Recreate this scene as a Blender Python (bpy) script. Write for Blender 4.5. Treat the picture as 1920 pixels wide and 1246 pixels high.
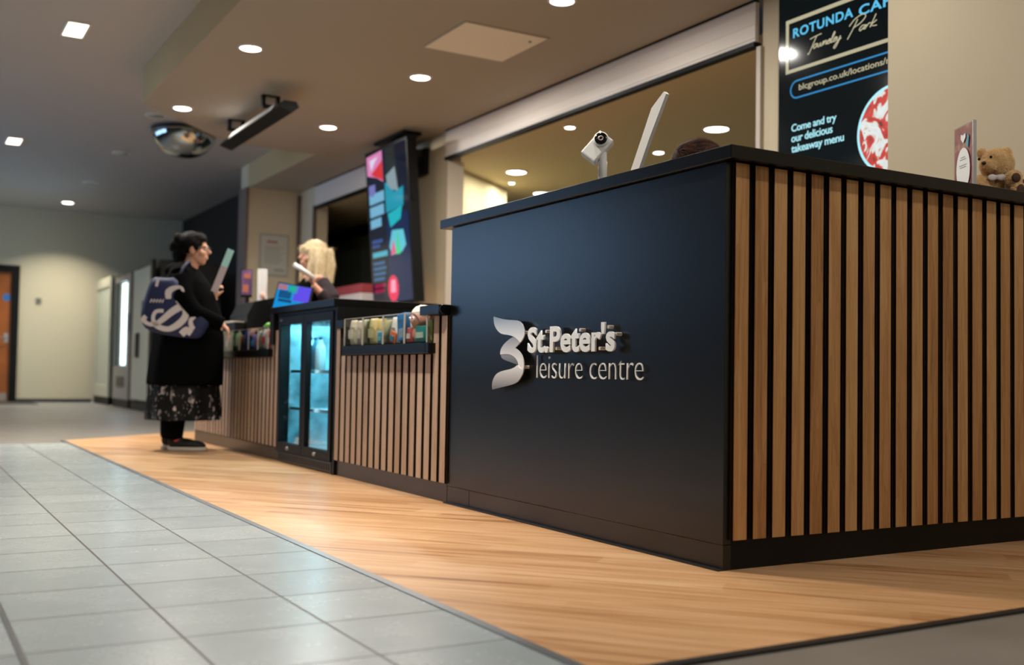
import bpy, bmesh, math, random
from mathutils import Vector, Matrix, Euler, noise
random.seed(4)
S = bpy.context.scene
for o in list(bpy.data.objects): bpy.data.objects.remove(o)
COL = S.collection
PI = math.pi

# ------------------------------------------------------------------ camera
R = Matrix(((0.8636, -0.03503, -0.50296), (-0.50389, -0.02626, -0.86337), (0.01703, 0.99904, -0.04033)))
cam = bpy.data.cameras.new('camera'); camo = bpy.data.objects.new('camera', cam); COL.objects.link(camo)
camo.matrix_world = Matrix.Translation((-2.1213, -2.395, 0.56)) @ R.to_4x4()
cam.sensor_width = 36; cam.lens = 37.44
cam.dof.use_dof = True; cam.dof.focus_distance = 3.75; cam.dof.aperture_fstop = 2.0
cam.clip_start = .05
S.camera = camo
# ------------------------------------------------------------------ world + exposure
w = bpy.data.worlds.new('world'); S.world = w; w.use_nodes = True
w.node_tree.nodes['Background'].inputs[0].default_value = (.46, .64, 1.0, 1)
w.node_tree.nodes['Background'].inputs[1].default_value = 5.2
S.view_settings.view_transform = 'Standard'; S.view_settings.look = 'None'
S.view_settings.exposure = 0.22; S.view_settings.gamma = 1; S.view_settings.use_curve_mapping = False
LAMP = 15.0          # watts of one round downlight
WARM = (1.0, .95, .865)

# ------------------------------------------------------------------ helpers
def lin(h):
    h = h.lstrip('#'); v = [int(h[i:i+2], 16)/255 for i in (0, 2, 4)]
    return tuple(c/12.92 if c <= .04045 else ((c+.055)/1.055)**2.4 for c in v)+(1,)
def mat(name, col, rough=.5, metal=0, spec=.5, emit=None, es=0, bump=0, bscale=60, alpha=1, trans=0, var=0, vscale=6, coat=0):
    m = bpy.data.materials.new(name); m.use_nodes = True; nt = m.node_tree; b = nt.nodes['Principled BSDF']
    c = lin(col) if isinstance(col, str) else tuple(col)+(1,)
    b.inputs['Base Color'].default_value = c; b.inputs['Roughness'].default_value = rough
    b.inputs['Metallic'].default_value = metal; b.inputs['Specular IOR Level'].default_value = spec
    b.inputs['Alpha'].default_value = alpha; b.inputs['Transmission Weight'].default_value = trans
    b.inputs['Coat Weight'].default_value = coat
    if emit:
        b.inputs['Emission Color'].default_value = lin(emit); b.inputs['Emission Strength'].default_value = es
    tc = nt.nodes.new('ShaderNodeTexCoord')
    if bump:
        n = nt.nodes.new('ShaderNodeTexNoise'); n.inputs['Scale'].default_value = bscale; n.inputs['Detail'].default_value = 3
        bp = nt.nodes.new('ShaderNodeBump'); bp.inputs['Strength'].default_value = bump; bp.inputs['Distance'].default_value = .01
        nt.links.new(tc.outputs['Object'], n.inputs['Vector'])
        nt.links.new(n.outputs['Fac'], bp.inputs['Height']); nt.links.new(bp.outputs[0], b.inputs['Normal'])
    if var:
        n = nt.nodes.new('ShaderNodeTexNoise'); n.inputs['Scale'].default_value = vscale; n.inputs['Detail'].default_value = 5
        r = nt.nodes.new('ShaderNodeMapRange'); r.inputs['From Min'].default_value = .3; r.inputs['From Max'].default_value = .7
        r.inputs['To Min'].default_value = 1-var; r.inputs['To Max'].default_value = 1+var
        mx = nt.nodes.new('ShaderNodeVectorMath'); mx.operation = 'MULTIPLY'; mx.inputs[0].default_value = c[:3]
        nt.links.new(tc.outputs['Object'], n.inputs['Vector']); nt.links.new(n.outputs['Fac'], r.inputs['Value'])
        nt.links.new(r.outputs[0], mx.inputs[1]); nt.links.new(mx.outputs[0], b.inputs['Base Color'])
    return m
def emis(name, col, s=1):
    m = bpy.data.materials.new(name); m.use_nodes = True; nt = m.node_tree; b = nt.nodes['Principled BSDF']
    b.inputs['Base Color'].default_value = (0.002, .002, .002, 1); b.inputs['Roughness'].default_value = .1; b.inputs['Specular IOR Level'].default_value = .3
    b.inputs['Emission Color'].default_value = lin(col) if isinstance(col, str) else tuple(col)+(1,)
    b.inputs['Emission Strength'].default_value = s
    return m
def glassy(name, tint=(.85, .95, .97), refl=.12, rough=.03):
    m = bpy.data.materials.new(name); m.use_nodes = True; nt = m.node_tree
    nt.nodes.remove(nt.nodes['Principled BSDF'])
    t = nt.nodes.new('ShaderNodeBsdfTransparent'); t.inputs[0].default_value = tint+(1,)
    g = nt.nodes.new('ShaderNodeBsdfGlossy'); g.inputs['Roughness'].default_value = rough
    f = nt.nodes.new('ShaderNodeLayerWeight'); f.inputs[0].default_value = .5
    p = nt.nodes.new('ShaderNodeMath'); p.operation = 'POWER'; p.inputs[1].default_value = 5; nt.links.new(f.outputs['Facing'], p.inputs[0])
    a = nt.nodes.new('ShaderNodeMath'); a.operation = 'ADD'; a.inputs[1].default_value = refl*.3
    mx = nt.nodes.new('ShaderNodeMixShader')
    nt.links.new(p.outputs[0], a.inputs[0]); nt.links.new(a.outputs[0], mx.inputs[0])
    nt.links.new(t.outputs[0], mx.inputs[1]); nt.links.new(g.outputs[0], mx.inputs[2])
    nt.links.new(mx.outputs[0], nt.nodes['Material Output'].inputs[0])
    return m
# bmesh shape adders ---------------------------------------------------
def NB(): return bmesh.new()
def box(bm, x0, x1, y0, y1, z0, z1, bev=0, M=None):
    vs = [bm.verts.new((x, y, z)) for x in (x0, x1) for y in (y0, y1) for z in (z0, z1)]
    F = [(0, 1, 3, 2), (4, 6, 7, 5), (0, 4, 5, 1), (2, 3, 7, 6), (0, 2, 6, 4), (1, 5, 7, 3)]
    fs = [bm.faces.new([vs[i] for i in f]) for f in F]
    if bev:
        es = list({e for f in fs for e in f.edges})
        r = bmesh.ops.bevel(bm, geom=es, offset=bev, segments=2, affect='EDGES', profile=.6)
        if M: bmesh.ops.transform(bm, matrix=M, verts=list({v for f in r['faces'] for v in f.verts} | {v for v in vs if v.is_valid}))
    elif M: bmesh.ops.transform(bm, matrix=M, verts=vs)
    return bm
def tube(bm, pts, rad, n=12, cap=True, sx=1):
    pts = [Vector(p) for p in pts]; rads = rad if isinstance(rad, (list, tuple)) else [rad]*len(pts)
    rings = []; prev = None
    for i, p in enumerate(pts):
        t = (pts[min(i+1, len(pts)-1)]-pts[max(i-1, 0)]).normalized()
        a = Vector((0, 0, 1)) if abs(t.z) < .9 else Vector((1, 0, 0))
        if prev is None: u = t.cross(a).normalized()
        else: u = (prev-t*prev.dot(t)).normalized()
        prev = u; v = t.cross(u)
        rings.append([bm.verts.new(p+(u*math.cos(2*PI*k/n)*sx+v*math.sin(2*PI*k/n))*rads[i]) for k in range(n)])
    for a, b in zip(rings, rings[1:]):
        for k in range(n): bm.faces.new((a[k], a[(k+1) % n], b[(k+1) % n], b[k]))
    if cap: bm.faces.new(rings[0][::-1]); bm.faces.new(rings[-1])
    return bm
def ell(bm, c, r, M=None, u=20, v=12):
    m = Matrix.Translation(c) @ (M.to_4x4() if M else Matrix.Identity(4)) @ Matrix.Diagonal((*r, 1))
    bmesh.ops.create_uvsphere(bm, u_segments=u, v_segments=v, radius=1, matrix=m); return bm
def lathe(bm, prof, n=32, M=None, closed=False):
    rings = []; vs = []
    for r, z in prof:
        if r < 1e-6: q = [bm.verts.new((0, 0, z))]
        else: q = [bm.verts.new((r*math.cos(2*PI*k/n), r*math.sin(2*PI*k/n), z)) for k in range(n)]
        rings.append(q); vs += q
    for a, b in zip(rings, rings[1:]):
        for k in range(n):
            k2 = (k+1) % n
            if len(a) == 1 and len(b) == 1: continue
            if len(a) == 1: bm.faces.new((a[0], b[k2], b[k]))
            elif len(b) == 1: bm.faces.new((a[k], a[k2], b[0]))
            else: bm.faces.new((a[k], a[k2], b[k2], b[k]))
    if M: bmesh.ops.transform(bm, matrix=M, verts=vs)
    return bm
def prism(bm, pts, M, t):
    """2-D outline pts in the plane of matrix M (x,y), extruded t along its z"""
    a = [bm.verts.new(M @ Vector((x, y, 0))) for x, y in pts]; b = [bm.verts.new(M @ Vector((x, y, t))) for x, y in pts]
    n = len(pts); bm.faces.new(a[::-1]); bm.faces.new(b)
    for k in range(n): bm.faces.new((a[k], a[(k+1) % n], b[(k+1) % n], b[k]))
    return bm
def loft(bm, rings, cap=True):
    R_ = [[bm.verts.new(p) for p in r] for r in rings]; n = len(R_[0])
    for a, b in zip(R_, R_[1:]):
        for k in range(n): bm.faces.new((a[k], a[(k+1) % n], b[(k+1) % n], b[k]))
    if cap: bm.faces.new(R_[0][::-1]); bm.faces.new(R_[-1])
    return bm
def obj(name, bm, m, parent=None, smooth=False, label=None):
    bmesh.ops.recalc_face_normals(bm, faces=bm.faces)
    me = bpy.data.meshes.new(name); bm.to_mesh(me); bm.free()
    for mm in (m if isinstance(m, (list, tuple)) else [m]): me.materials.append(mm)
    if smooth:
        for p in me.polygons: p.use_smooth = True
    o = bpy.data.objects.new(name, me); COL.objects.link(o)
    if parent: o.parent = parent
    if label: o['label'] = label
    return o
def tag(o, label, cat, group=None, kind=None):
    o['label'] = label; o['category'] = cat
    if group: o['group'] = group
    if kind: o['kind'] = kind
    return o
def struct(name, bm, m, parent=None, smooth=False):
    o = obj(name, bm, m, parent, smooth)
    if not parent: o['kind'] = 'structure'
    return o
def thing(name, label, cat, loc=(0, 0, 0), rz=0, group=None):
    o = bpy.data.objects.new(name, None); COL.objects.link(o); o.empty_display_size = .1
    o.location = loc; o.rotation_euler = (0, 0, rz)
    return tag(o, label, cat, group)
def dup(root, loc, label=None, group=None, rz=None):
    r = root.copy(); COL.objects.link(r); r.location = loc
    if rz is not None: r.rotation_euler = (0, 0, rz)
    if label: r['label'] = label
    if group: r['group'] = group
    for ch in list(root.children):
        c = ch.copy(); COL.objects.link(c); c.parent = r
        for g in ch.children:
            d = g.copy(); COL.objects.link(d); d.parent = c
    return r
def remesh(bm, vox, smooth=2):
    """fuse overlapping volumes into one continuous skin"""
    me = bpy.data.meshes.new('t'); bmesh.ops.recalc_face_normals(bm, faces=bm.faces); bm.to_mesh(me); bm.free()
    o = bpy.data.objects.new('t', me); COL.objects.link(o)
    md = o.modifiers.new('r', 'REMESH'); md.mode = 'VOXEL'; md.voxel_size = vox
    if smooth:
        sm = o.modifiers.new('s', 'SMOOTH'); sm.iterations = smooth; sm.factor = .5
    dg = bpy.context.evaluated_depsgraph_get(); dg.update()
    m2 = bpy.data.meshes.new_from_object(o.evaluated_get(dg)); b = bmesh.new(); b.from_mesh(m2)
    bpy.data.objects.remove(o); bpy.data.meshes.remove(me); bpy.data.meshes.remove(m2)
    return b
def text_bm(s, w, h, M, ext=.001, off=0, shear=0, sp=1.0, bev=0, res=4):
    """lettering fitted to a w x h box whose lower left corner is the origin of M (x right, y up, z out)"""
    c = bpy.data.curves.new('t', 'FONT'); c.body = s; c.size = 1; c.offset = off; c.extrude = .02; c.shear = shear
    c.space_character = sp; c.resolution_u = res
    o = bpy.data.objects.new('t', c); COL.objects.link(o)
    dg = bpy.context.evaluated_depsgraph_get(); dg.update()
    me = bpy.data.meshes.new_from_object(o.evaluated_get(dg)); b = bmesh.new(); b.from_mesh(me)
    bpy.data.objects.remove(o); bpy.data.curves.remove(c); bpy.data.meshes.remove(me)
    xs = [v.co.x for v in b.verts]; ys = [v.co.y for v in b.verts]
    x0, x1, y0, y1 = min(xs), max(xs), min(ys), max(ys)
    for v in b.verts:
        v.co = M @ Vector(((v.co.x-x0)/(x1-x0)*w, (v.co.y-y0)/(y1-y0)*h, (v.co.z+.02)/.04*ext))
    return b
def words(name, bm, cut, m_, parent, label=None):
    b2 = bm.copy()
    for b, side in ((bm, 1), (b2, -1)):
        bmesh.ops.delete(b, geom=[v for v in b.verts if (v.co.y-cut)*side < 0], context='VERTS'); obj(name, b, m_, parent, False, label)
def MX(X, y, z):   # frame on a plane X=const that faces -X : x right = -Y, y up = Z, z out = -X
    return Matrix(((0, 0, -1, X), (-1, 0, 0, y), (0, 1, 0, z), (0, 0, 0, 1)))
def frame(o, right, up):
    r = Vector(right).normalized(); u = Vector(up); u = (u-r*u.dot(r)).normalized(); n = r.cross(u)
    return Matrix(((r.x, u.x, n.x, o[0]), (r.y, u.y, n.y, o[1]), (r.z, u.z, n.z, o[2]), (0, 0, 0, 1)))
def join(a, b):
    me = bpy.data.meshes.new('t'); b.to_mesh(me); b.free(); a.from_mesh(me); bpy.data.meshes.remove(me); return a

# ------------------------------------------------------------------ procedural materials
def node_mat(name):
    m = bpy.data.materials.new(name); m.use_nodes = True; nt = m.node_tree
    return m, nt, nt.nodes['Principled BSDF'], nt.nodes.new, nt.links.new
def math_(nt, op, a, b=None, c=None):
    n = nt.nodes.new('ShaderNodeMath'); n.operation = op
    for i, v in enumerate((a, b, c)):
        if v is None: continue
        if hasattr(v, 'is_output') or hasattr(v, 'links'): nt.links.new(v, n.inputs[i])
        else: n.inputs[i].default_value = v
    return n.outputs[0]
def ramp(nt, fac, stops):
    r = nt.nodes.new('ShaderNodeValToRGB'); e = r.color_ramp.elements
    while len(e) < len(stops): e.new(.5)
    for el, (p, c) in zip(e, stops): el.position = p; el.color = lin(c)
    nt.links.new(fac, r.inputs[0]); return r.outputs[0]
def slat_wood(name, axis, pitch, stops, soff):
    m, nt, b, N, L = node_mat(name)
    tc = N('ShaderNodeTexCoord'); sp = N('ShaderNodeSeparateXYZ'); L(tc.outputs['Object'], sp.inputs[0])
    a = sp.outputs[axis]; cell = math_(nt, 'FLOOR', math_(nt, 'DIVIDE', math_(nt, 'ADD', a, soff), pitch))
    wn = N('ShaderNodeTexWhiteNoise'); wn.noise_dimensions = '1D'; L(cell, wn.inputs['W'])
    cb = N('ShaderNodeCombineXYZ'); L(math_(nt, 'MULTIPLY', a, 34), cb.inputs[0])
    L(math_(nt, 'MULTIPLY', cell, 7.3), cb.inputs[1]); L(math_(nt, 'MULTIPLY', sp.outputs[2], 1.6), cb.inputs[2])
    n1 = N('ShaderNodeTexNoise'); n1.inputs['Scale'].default_value = 1; n1.inputs['Detail'].default_value = 7; n1.inputs['Distortion'].default_value = 1.2
    L(cb.outputs[0], n1.inputs['Vector'])
    cb2 = N('ShaderNodeCombineXYZ'); L(math_(nt, 'MULTIPLY', a, 260), cb2.inputs[0]); L(cell, cb2.inputs[1]); L(math_(nt, 'MULTIPLY', sp.outputs[2], 7), cb2.inputs[2])
    n2 = N('ShaderNodeTexNoise'); n2.inputs['Scale'].default_value = 1; n2.inputs['Detail'].default_value = 3; L(cb2.outputs[0], n2.inputs['Vector'])
    # contour lines (cathedral grain)
    wv = math_(nt, 'FRACT', math_(nt, 'MULTIPLY', n1.outputs['Fac'], 9))
    line = math_(nt, 'POWER', wv, 3)
    f = math_(nt, 'ADD', math_(nt, 'MULTIPLY', n1.outputs['Fac'], .55), math_(nt, 'MULTIPLY', n2.outputs['Fac'], .35))
    f = math_(nt, 'ADD', f, math_(nt, 'MULTIPLY', line, -.10))
    f = math_(nt, 'ADD', f, math_(nt, 'MULTIPLY', wn.outputs['Value'], .22))
    L(ramp(nt, f, stops), b.inputs['Base Color']); b.inputs['Roughness'].default_value = .48
    b.inputs['Specular IOR Level'].default_value = .35
    bp = N('ShaderNodeBump'); bp.inputs['Strength'].default_value = .15; bp.inputs['Distance'].default_value = .002
    L(f, bp.inputs['Height']); L(bp.outputs[0], b.inputs['Normal'])
    return m
def floor_wood():
    m, nt, b, N, L = node_mat('oak_vinyl_planks')
    tc = N('ShaderNodeTexCoord'); mp = N('ShaderNodeMapping'); mp.inputs['Rotation'].default_value = (0, 0, math.radians(-42))
    L(tc.outputs['Object'], mp.inputs[0]); sp = N('ShaderNodeSeparateXYZ'); L(mp.outputs[0], sp.inputs[0])
    # x across the strip direction, y along it
    row = math_(nt, 'FLOOR', math_(nt, 'DIVIDE', sp.outputs[0], .095))
    wr = N('ShaderNodeTexWhiteNoise'); wr.noise_dimensions = '1D'; L(row, wr.inputs['W'])
    yl = math_(nt, 'ADD', sp.outputs[1], math_(nt, 'MULTIPLY', wr.outputs['Value'], .9))
    cell = math_(nt, 'FLOOR', math_(nt, 'DIVIDE', yl, .9))
    cc = N('ShaderNodeCombineXYZ'); L(row, cc.inputs[0]); L(cell, cc.inputs[1])
    wn = N('ShaderNodeTexWhiteNoise'); wn.noise_dimensions = '2D'; L(cc.outputs[0], wn.inputs['Vector'])
    cb = N('ShaderNodeCombineXYZ'); L(math_(nt, 'MULTIPLY', sp.outputs[0], 26), cb.inputs[0]); L(math_(nt, 'MULTIPLY', sp.outputs[1], 1.7), cb.inputs[1]); L(math_(nt, 'MULTIPLY', row, 3.1), cb.inputs[2])
    n1 = N('ShaderNodeTexNoise'); n1.inputs['Scale'].default_value = 1; n1.inputs['Detail'].default_value = 6; n1.inputs['Distortion'].default_value = .8; L(cb.outputs[0], n1.inputs['Vector'])
    f = math_(nt, 'ADD', math_(nt, 'MULTIPLY', n1.outputs['Fac'], .85), math_(nt, 'MULTIPLY', wn.outputs['Value'], .2))
    L(ramp(nt, f, [(.25, '#8c5f3a'), (.42, '#ba8c60'), (.6, '#cba077'), (.85, '#d8b38c')]), b.inputs['Base Color'])
    b.inputs['Roughness'].default_value = .36; b.inputs['Specular IOR Level'].default_value = .45
    return m
def tile_mat():
    m, nt, b, N, L = node_mat('grey_ceramic_tiles')
    tc = N('ShaderNodeTexCoord'); sp = N('ShaderNodeSeparateXYZ'); L(tc.outputs['Object'], sp.inputs[0])
    P_ = .3108
    def g(a, off):
        f = math_(nt, 'FRACT', math_(nt, 'DIVIDE', math_(nt, 'ADD', a, off), P_))
        return math_(nt, 'MINIMUM', f, math_(nt, 'SUBTRACT', 1, f))
    d = math_(nt, 'MINIMUM', g(sp.outputs[0], 1.26), g(sp.outputs[1], .104+P_*40))
    line = math_(nt, 'LESS_THAN', d, .0105)
    n1 = N('ShaderNodeTexNoise'); n1.inputs['Scale'].default_value = 5; n1.inputs['Detail'].default_value = 8; n1.inputs['Roughness'].default_value = .7; L(tc.outputs['Object'], n1.inputs['Vector'])
    cc = N('ShaderNodeCombineXYZ'); L(math_(nt, 'FLOOR', math_(nt, 'DIVIDE', math_(nt, 'ADD', sp.outputs[0], 1.26), P_)), cc.inputs[0])
    L(math_(nt, 'FLOOR', math_(nt, 'DIVIDE', math_(nt, 'ADD', sp.outputs[1], .104), P_)), cc.inputs[1])
    wn = N('ShaderNodeTexWhiteNoise'); wn.noise_dimensions = '2D'; L(cc.outputs[0], wn.inputs['Vector'])
    f = math_(nt, 'ADD', math_(nt, 'MULTIPLY', n1.outputs['Fac'], .7), math_(nt, 'MULTIPLY', wn.outputs['Value'], .25))
    col = ramp(nt, f, [(.2, '#8d969b'), (.8, '#a3acb1')])
    mx = N('ShaderNodeMix'); mx.data_type = 'RGBA'; L(line, mx.inputs[0]); L(col, mx.inputs[6]); mx.inputs[7].default_value = lin('#3b3937')
    L(mx.outputs[2], b.inputs['Base Color'])
    L(math_(nt, 'ADD', math_(nt, 'MULTIPLY', line, .3), math_(nt, 'ADD', .24, math_(nt, 'MULTIPLY', n1.outputs['Fac'], .06))), b.inputs['Roughness'])
    bp = N('ShaderNodeBump'); bp.inputs['Strength'].default_value = .6; bp.inputs['Distance'].default_value = .002
    L(math_(nt, 'SUBTRACT', 1, line), bp.inputs['Height']); L(bp.outputs[0], b.inputs['Normal'])
    return m
def spots_mat(name, base, a, bcol, scale, thr):
    m, nt, b, N, L = node_mat(name)
    tc = N('ShaderNodeTexCoord'); mp = N('ShaderNodeMapping'); mp.inputs['Scale'].default_value = (1, 1, .55); L(tc.outputs['Object'], mp.inputs[0])
    v = N('ShaderNodeTexNoise'); v.inputs['Scale'].default_value = scale; v.inputs['Detail'].default_value = 2.5; v.inputs['Distortion'].default_value = 1.4; L(mp.outputs[0], v.inputs['Vector'])
    n = N('ShaderNodeTexNoise'); n.inputs['Scale'].default_value = scale*.3; L(tc.outputs['Object'], n.inputs['Vector'])
    k = math_(nt, 'GREATER_THAN', v.outputs['Fac'], thr)
    mx = N('ShaderNodeMix'); mx.data_type = 'RGBA'; L(k, mx.inputs[0]); mx.inputs[6].default_value = lin(base)
    L(ramp(nt, n.outputs['Fac'], [(.4, a), (.6, bcol)]), mx.inputs[7]); L(mx.outputs[2], b.inputs['Base Color']); b.inputs['Roughness'].default_value = .7
    return m
OAK = [(.25, '#754a27'), (.45, '#a67749'), (.62, '#be905f'), (.85, '#d0a877')]
M_slatX = slat_wood('oak_slats_end', 0, .0775, OAK, -.0183)
M_slatY = slat_wood('oak_slats_front', 1, .0805, [(.25, '#8b7160'), (.5, '#b39b88'), (.85, '#cbb6a4')], -.0174)
M_wood = floor_wood(); M_tile = tile_mat()
M_vinyl = mat('grey_vinyl', '#77726c', .42, var=.1, vscale=3)
M_wall = mat('beige_paint', '#ddceb0', .75, bump=.05, bscale=300)
M_far = mat('pale_paint', '#cbc0a4', .8)
M_soffit = mat('soffit_paint', '#a69f93', .85)
M_ceil = mat('ceiling_paint', '#b6b4b3', .9)
M_backceil = mat('back_room_paint', '#cfc09a', .8)
M_backwall = mat('back_room_wall_paint', '#d8cba6', .8)
M_black = mat('black_laminate', '#060709', .30, spec=.62, var=.35, vscale=2.2, bump=.02, bscale=80)
M_blacktop = mat('black_worktop', '#050608', .3, spec=.33, bump=.03, bscale=200)
M_trim = mat('dark_trim', '#2b2a2a', .4, metal=.3)
M_steel = mat('brushed_steel', '#b9bcc0', .3, metal=1)
M_strip = mat('aluminium_strip', '#8d9094', .35, metal=.9)
M_shut = mat('shutter_white', '#efe6dd', .33)
M_dark = mat('matt_black_plastic', '#060607', .5, spec=.25)
M_darkwall = mat('dark_wall_paint', '#1c1b1a', .8)
M_white = mat('white_plastic', '#e6e6e6', .35)
M_glass = glassy('clear_glass'); M_acr = glassy('clear_acrylic', (.93, .95, .93), .25)
M_lampface = emis('lamp_face', '#fff8ee', 9)
M_coollamp = emis('square_lamp_face', '#fff0d8', 4)

# ================================================================== SETTING
HS, HM = 2.8466, 3.148
# floor
struct('floor', box(NB(), -6, 9, -6, 16.6, -.1, -.004), M_vinyl)
bm = NB(); prism(bm, [(-.94, -.72), (2.4, -.72), (2.4, 7.9), (.8, 7.9), (-.06, 7.26), (-.94, 6.5)], Matrix.Translation((0, 0, -.02)), .0205)
struct('floor_wood', bm, M_wood)
struct('floor_tiles', box(NB(), -5.0, -.965, -5, 6.2, -.02, 0), M_tile)
bm = NB(); box(bm, -.965, -.94, -.745, 6.5, -.01, .003); struct('trim_1', bm, M_strip)
bm = NB(); box(bm, -.94, 2.4, -.745, -.72, -.01, .003); struct('trim_2', bm, M_trim)
bm = NB(); box(bm, -1.888, -1.876, -5, 6.2, -.01, .0025); struct('trim_3', bm, M_strip)
# main ceiling
struct('ceiling', box(NB(), -6, 9, -6, 16.6, HM, HM+.1), M_ceil)
# dropped soffit over the desks (polygon with a clipped corner)
SOF = [(-.33, -6), (-.33, 7.07), (.745, 8.24), (1.657, 8.26), (1.657, 10.7), (2.42, 10.7), (2.42, -6)]
bm = NB(); prism(bm, SOF, Matrix.Translation((0, 0, HS)), HM-HS+.02); so_ = struct('ceiling_soffit', bm, [M_soffit, mat('fascia_paint', '#c9b184', .8)])
for p in so_.data.polygons:
    if abs(p.normal.z) < .5: p.material_index = 1
# right wall with its two shutter openings
XW = 2.33
bm = NB()
for a in [(XW, XW+.14, 10.05, 10.75, 0, HS+.05), (XW, XW+.14, 6.49, 7.2, 0, HS+.05), (XW, XW+.14, 1.1, 2.315, 0, HS+.05),
          (XW, XW+.14, 7.2, 10.05, 0, 1.19), (XW, XW+.14, 2.315, 6.49, 0, 1.16),
          (2.0, XW+.14, -6, 1.106, 0, HS+.05)]:
    box(bm, *a)
struct('wall_right', bm, M_wall)
bm = NB(); box(bm, 1.657, 2.47, 10.677, 11.0, 0, HS); struct('wall_block', bm, M_wall)
bm = NB(); box(bm, 1.657, 2.47, 10.70, 11.0, HS, HM+.02); struct('wall_block_upper', bm, M_wall)
bm = NB(); box(bm, 2.2, 2.34, 11.0, 16.5, 0, HM+.02); struct('wall_dark', bm, M_darkwall)
# jamb trims of the openings
bm = NB()
for y in (6.455, 2.315): box(bm, XW-.02, XW+.15, y, y+.035, 1.16, HS-.29)
struct('trim_4', bm, mat('jamb_paint', '#cfc3b4', .5))
bm = NB(); box(bm, XW-.03, XW+.3, 2.35, 6.45, 1.15, 1.18); box(bm, XW-.03, XW+.3, 7.2, 10.05, 1.18, 1.205); struct('trim_5', bm, M_trim)
bm = NB(); box(bm, 2.29, 2.33, 10.05, 10.09, 1.2, 2.6); box(bm, 2.29, 2.33, 10.63, 10.67, 1.2, 2.8); struct('trim_6', bm, mat('mauve_brown_trim', '#6e5c52', .6))
bm = NB(); box(bm, 1.63, 1.66, 10.66, 11.0, 0, HS); struct('trim_7', bm, mat('brown_corner_trim', '#7b6960', .6))
# far wall with a door
bm = NB()
for a in [(-6, -1.45, 16.5, 16.65, 0, HM+.05), (-.36, 9, 16.5, 16.65, 0, HM+.05), (-1.45, -.36, 16.5, 16.65, 2.2, HM+.05)]: box(bm, *a)
struct('wall_back', bm, M_far)
bm = NB(); box(bm, -.36, .79, 16.47, 16.5, 0, .05); box(bm, -6, -1.45, 16.47, 16.5, 0, .05); struct('baseboard_back', bm, M_trim)
d = thing('door_1', 'orange brown wooden door in a black frame', 'door', (-.9, 16.5, 0)); d['kind'] = 'structure'
del d['category']; del d['label']
bm = NB(); box(bm, -.55, -.44, -.03, .1, 0, 2.2); box(bm, .43, .54, -.03, .1, 0, 2.2); box(bm, -.44, .43, -.03, .1, 2.09, 2.2); obj('door_frame', bm, M_dark, d)
obj('door_leaf', box(NB(), -.44, .43, .02, .07, -.004, 2.09), mat('door_veneer', '#9a5420', .35, var=.15, vscale=4), d)
bm = NB(); tube(bm, [(.37, .02, 1.02), (.37, -.05, 1.02), (.25, -.05, 1.02)], .011); box(bm, .34, .4, .012, .02, .95, 1.1); obj('door_handle', bm, M_steel, d)
obj('kick_plate', box(NB(), -.42, .41, .012, .02, .02, .14), mat('kick_grey', '#93857c', .6), d)
bm = NB(); lathe(bm, [(0, 0), (.06, 0), (.06, .003), (0, .003)], M=Matrix.Translation((.36, .02, 1.68)) @ Matrix.Rotation(PI/2, 4, 'X')); obj('door_sign', bm, mat('blue_sign', '#2f6fb0', .5), d)
# left wall with a run of tall windows (daylight), wall behind the camera, right closing walls
bm = NB(); XL = -5.2
box(bm, XL-.15, XL, -6, 16.6, 0, 1.5); box(bm, XL-.15, XL, -6, 16.6, 2.9, HM+.05)
wins = [(8.2, 10.2), (10.5, 12.5), (12.8, 14.8)]
ys = [-6]+[v for w_ in wins for v in w_]+[16.6]
for a, b_ in zip(ys[0::2], ys[1::2]): box(bm, XL-.15, XL, a, b_, 1.5, 2.9)
struct('wall_left', bm, mat('slate_paint', '#3f4146', .8))
for i, (a, b_) in enumerate(wins):
    bm = NB()
    for y0, y1, z0, z1 in [(a, a+.05, 1.5, 2.9), (b_-.05, b_, 1.5, 2.9), (a, b_, 1.5, 1.55), (a, b_, 2.85, 2.9), ((a+b_)/2-.025, (a+b_)/2+.025, 1.55, 2.85)]: box(bm, XL-.1, XL-.04, y0, y1, z0, z1)
    f = struct('window_%d' % (i+1), bm, M_dark); obj('pane', box(NB(), XL-.075, XL-.068, a+.05, b_-.05, 1.55, 2.85), M_glass, f)
struct('wall_front', box(NB(), -6, 9, -6.1, -6, 0, HM+.05), M_far)
# back rooms
struct('ceiling_back_room', box(NB(), XW+.14, 9, -1, 16.5, 2.62, 2.7), M_backceil)
bm = NB(); prism(bm, [(2.47, 6.845), (3.698, 7.766), (3.62, 7.87), (2.47, 7.01)], Matrix.Identity(4), 2.62); struct('wall_splayed', bm, M_backwall)
struct('wall_far_right', box(NB(), 8.9, 9, -6, 16.6, 0, 2.7), M_backwall)
struct('wall_end_right', box(NB(), 2.47, 9, -1.1, -1, 0, 2.7), M_backwall)
struct('wall_partition', box(NB(), 3.6, 3.7, 8.5, 16.5, 0, 2.62), mat('back_store_paint', '#2a2b28', .8))
bm = NB(); box(bm, 3.45, 3.56, 8.4, 13.2, 2.45, 2.6); box(bm, 3.45, 3.56, 12.95, 13.2, 0, 2.45); struct('trim_8', bm, M_dark)
# curtain in the store room behind the far opening
bm = NB(); pts = []
N_ = 120
for i in range(N_+1):
    y = 9.0+3.4*i/N_; pts.append((3.38+.035*math.sin(i*1.05)+.01*math.sin(i*.37), y))
prism(bm, pts+[(x+.012, y) for x, y in reversed(pts)], Matrix.Translation((0, 0, .02)), 2.4)
tag(obj('curtain', bm, mat('curtain_cloth', '#4d5148', .8)), 'dark grey green full height curtain hanging in the room behind the tilted screen', 'curtain')

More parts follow.
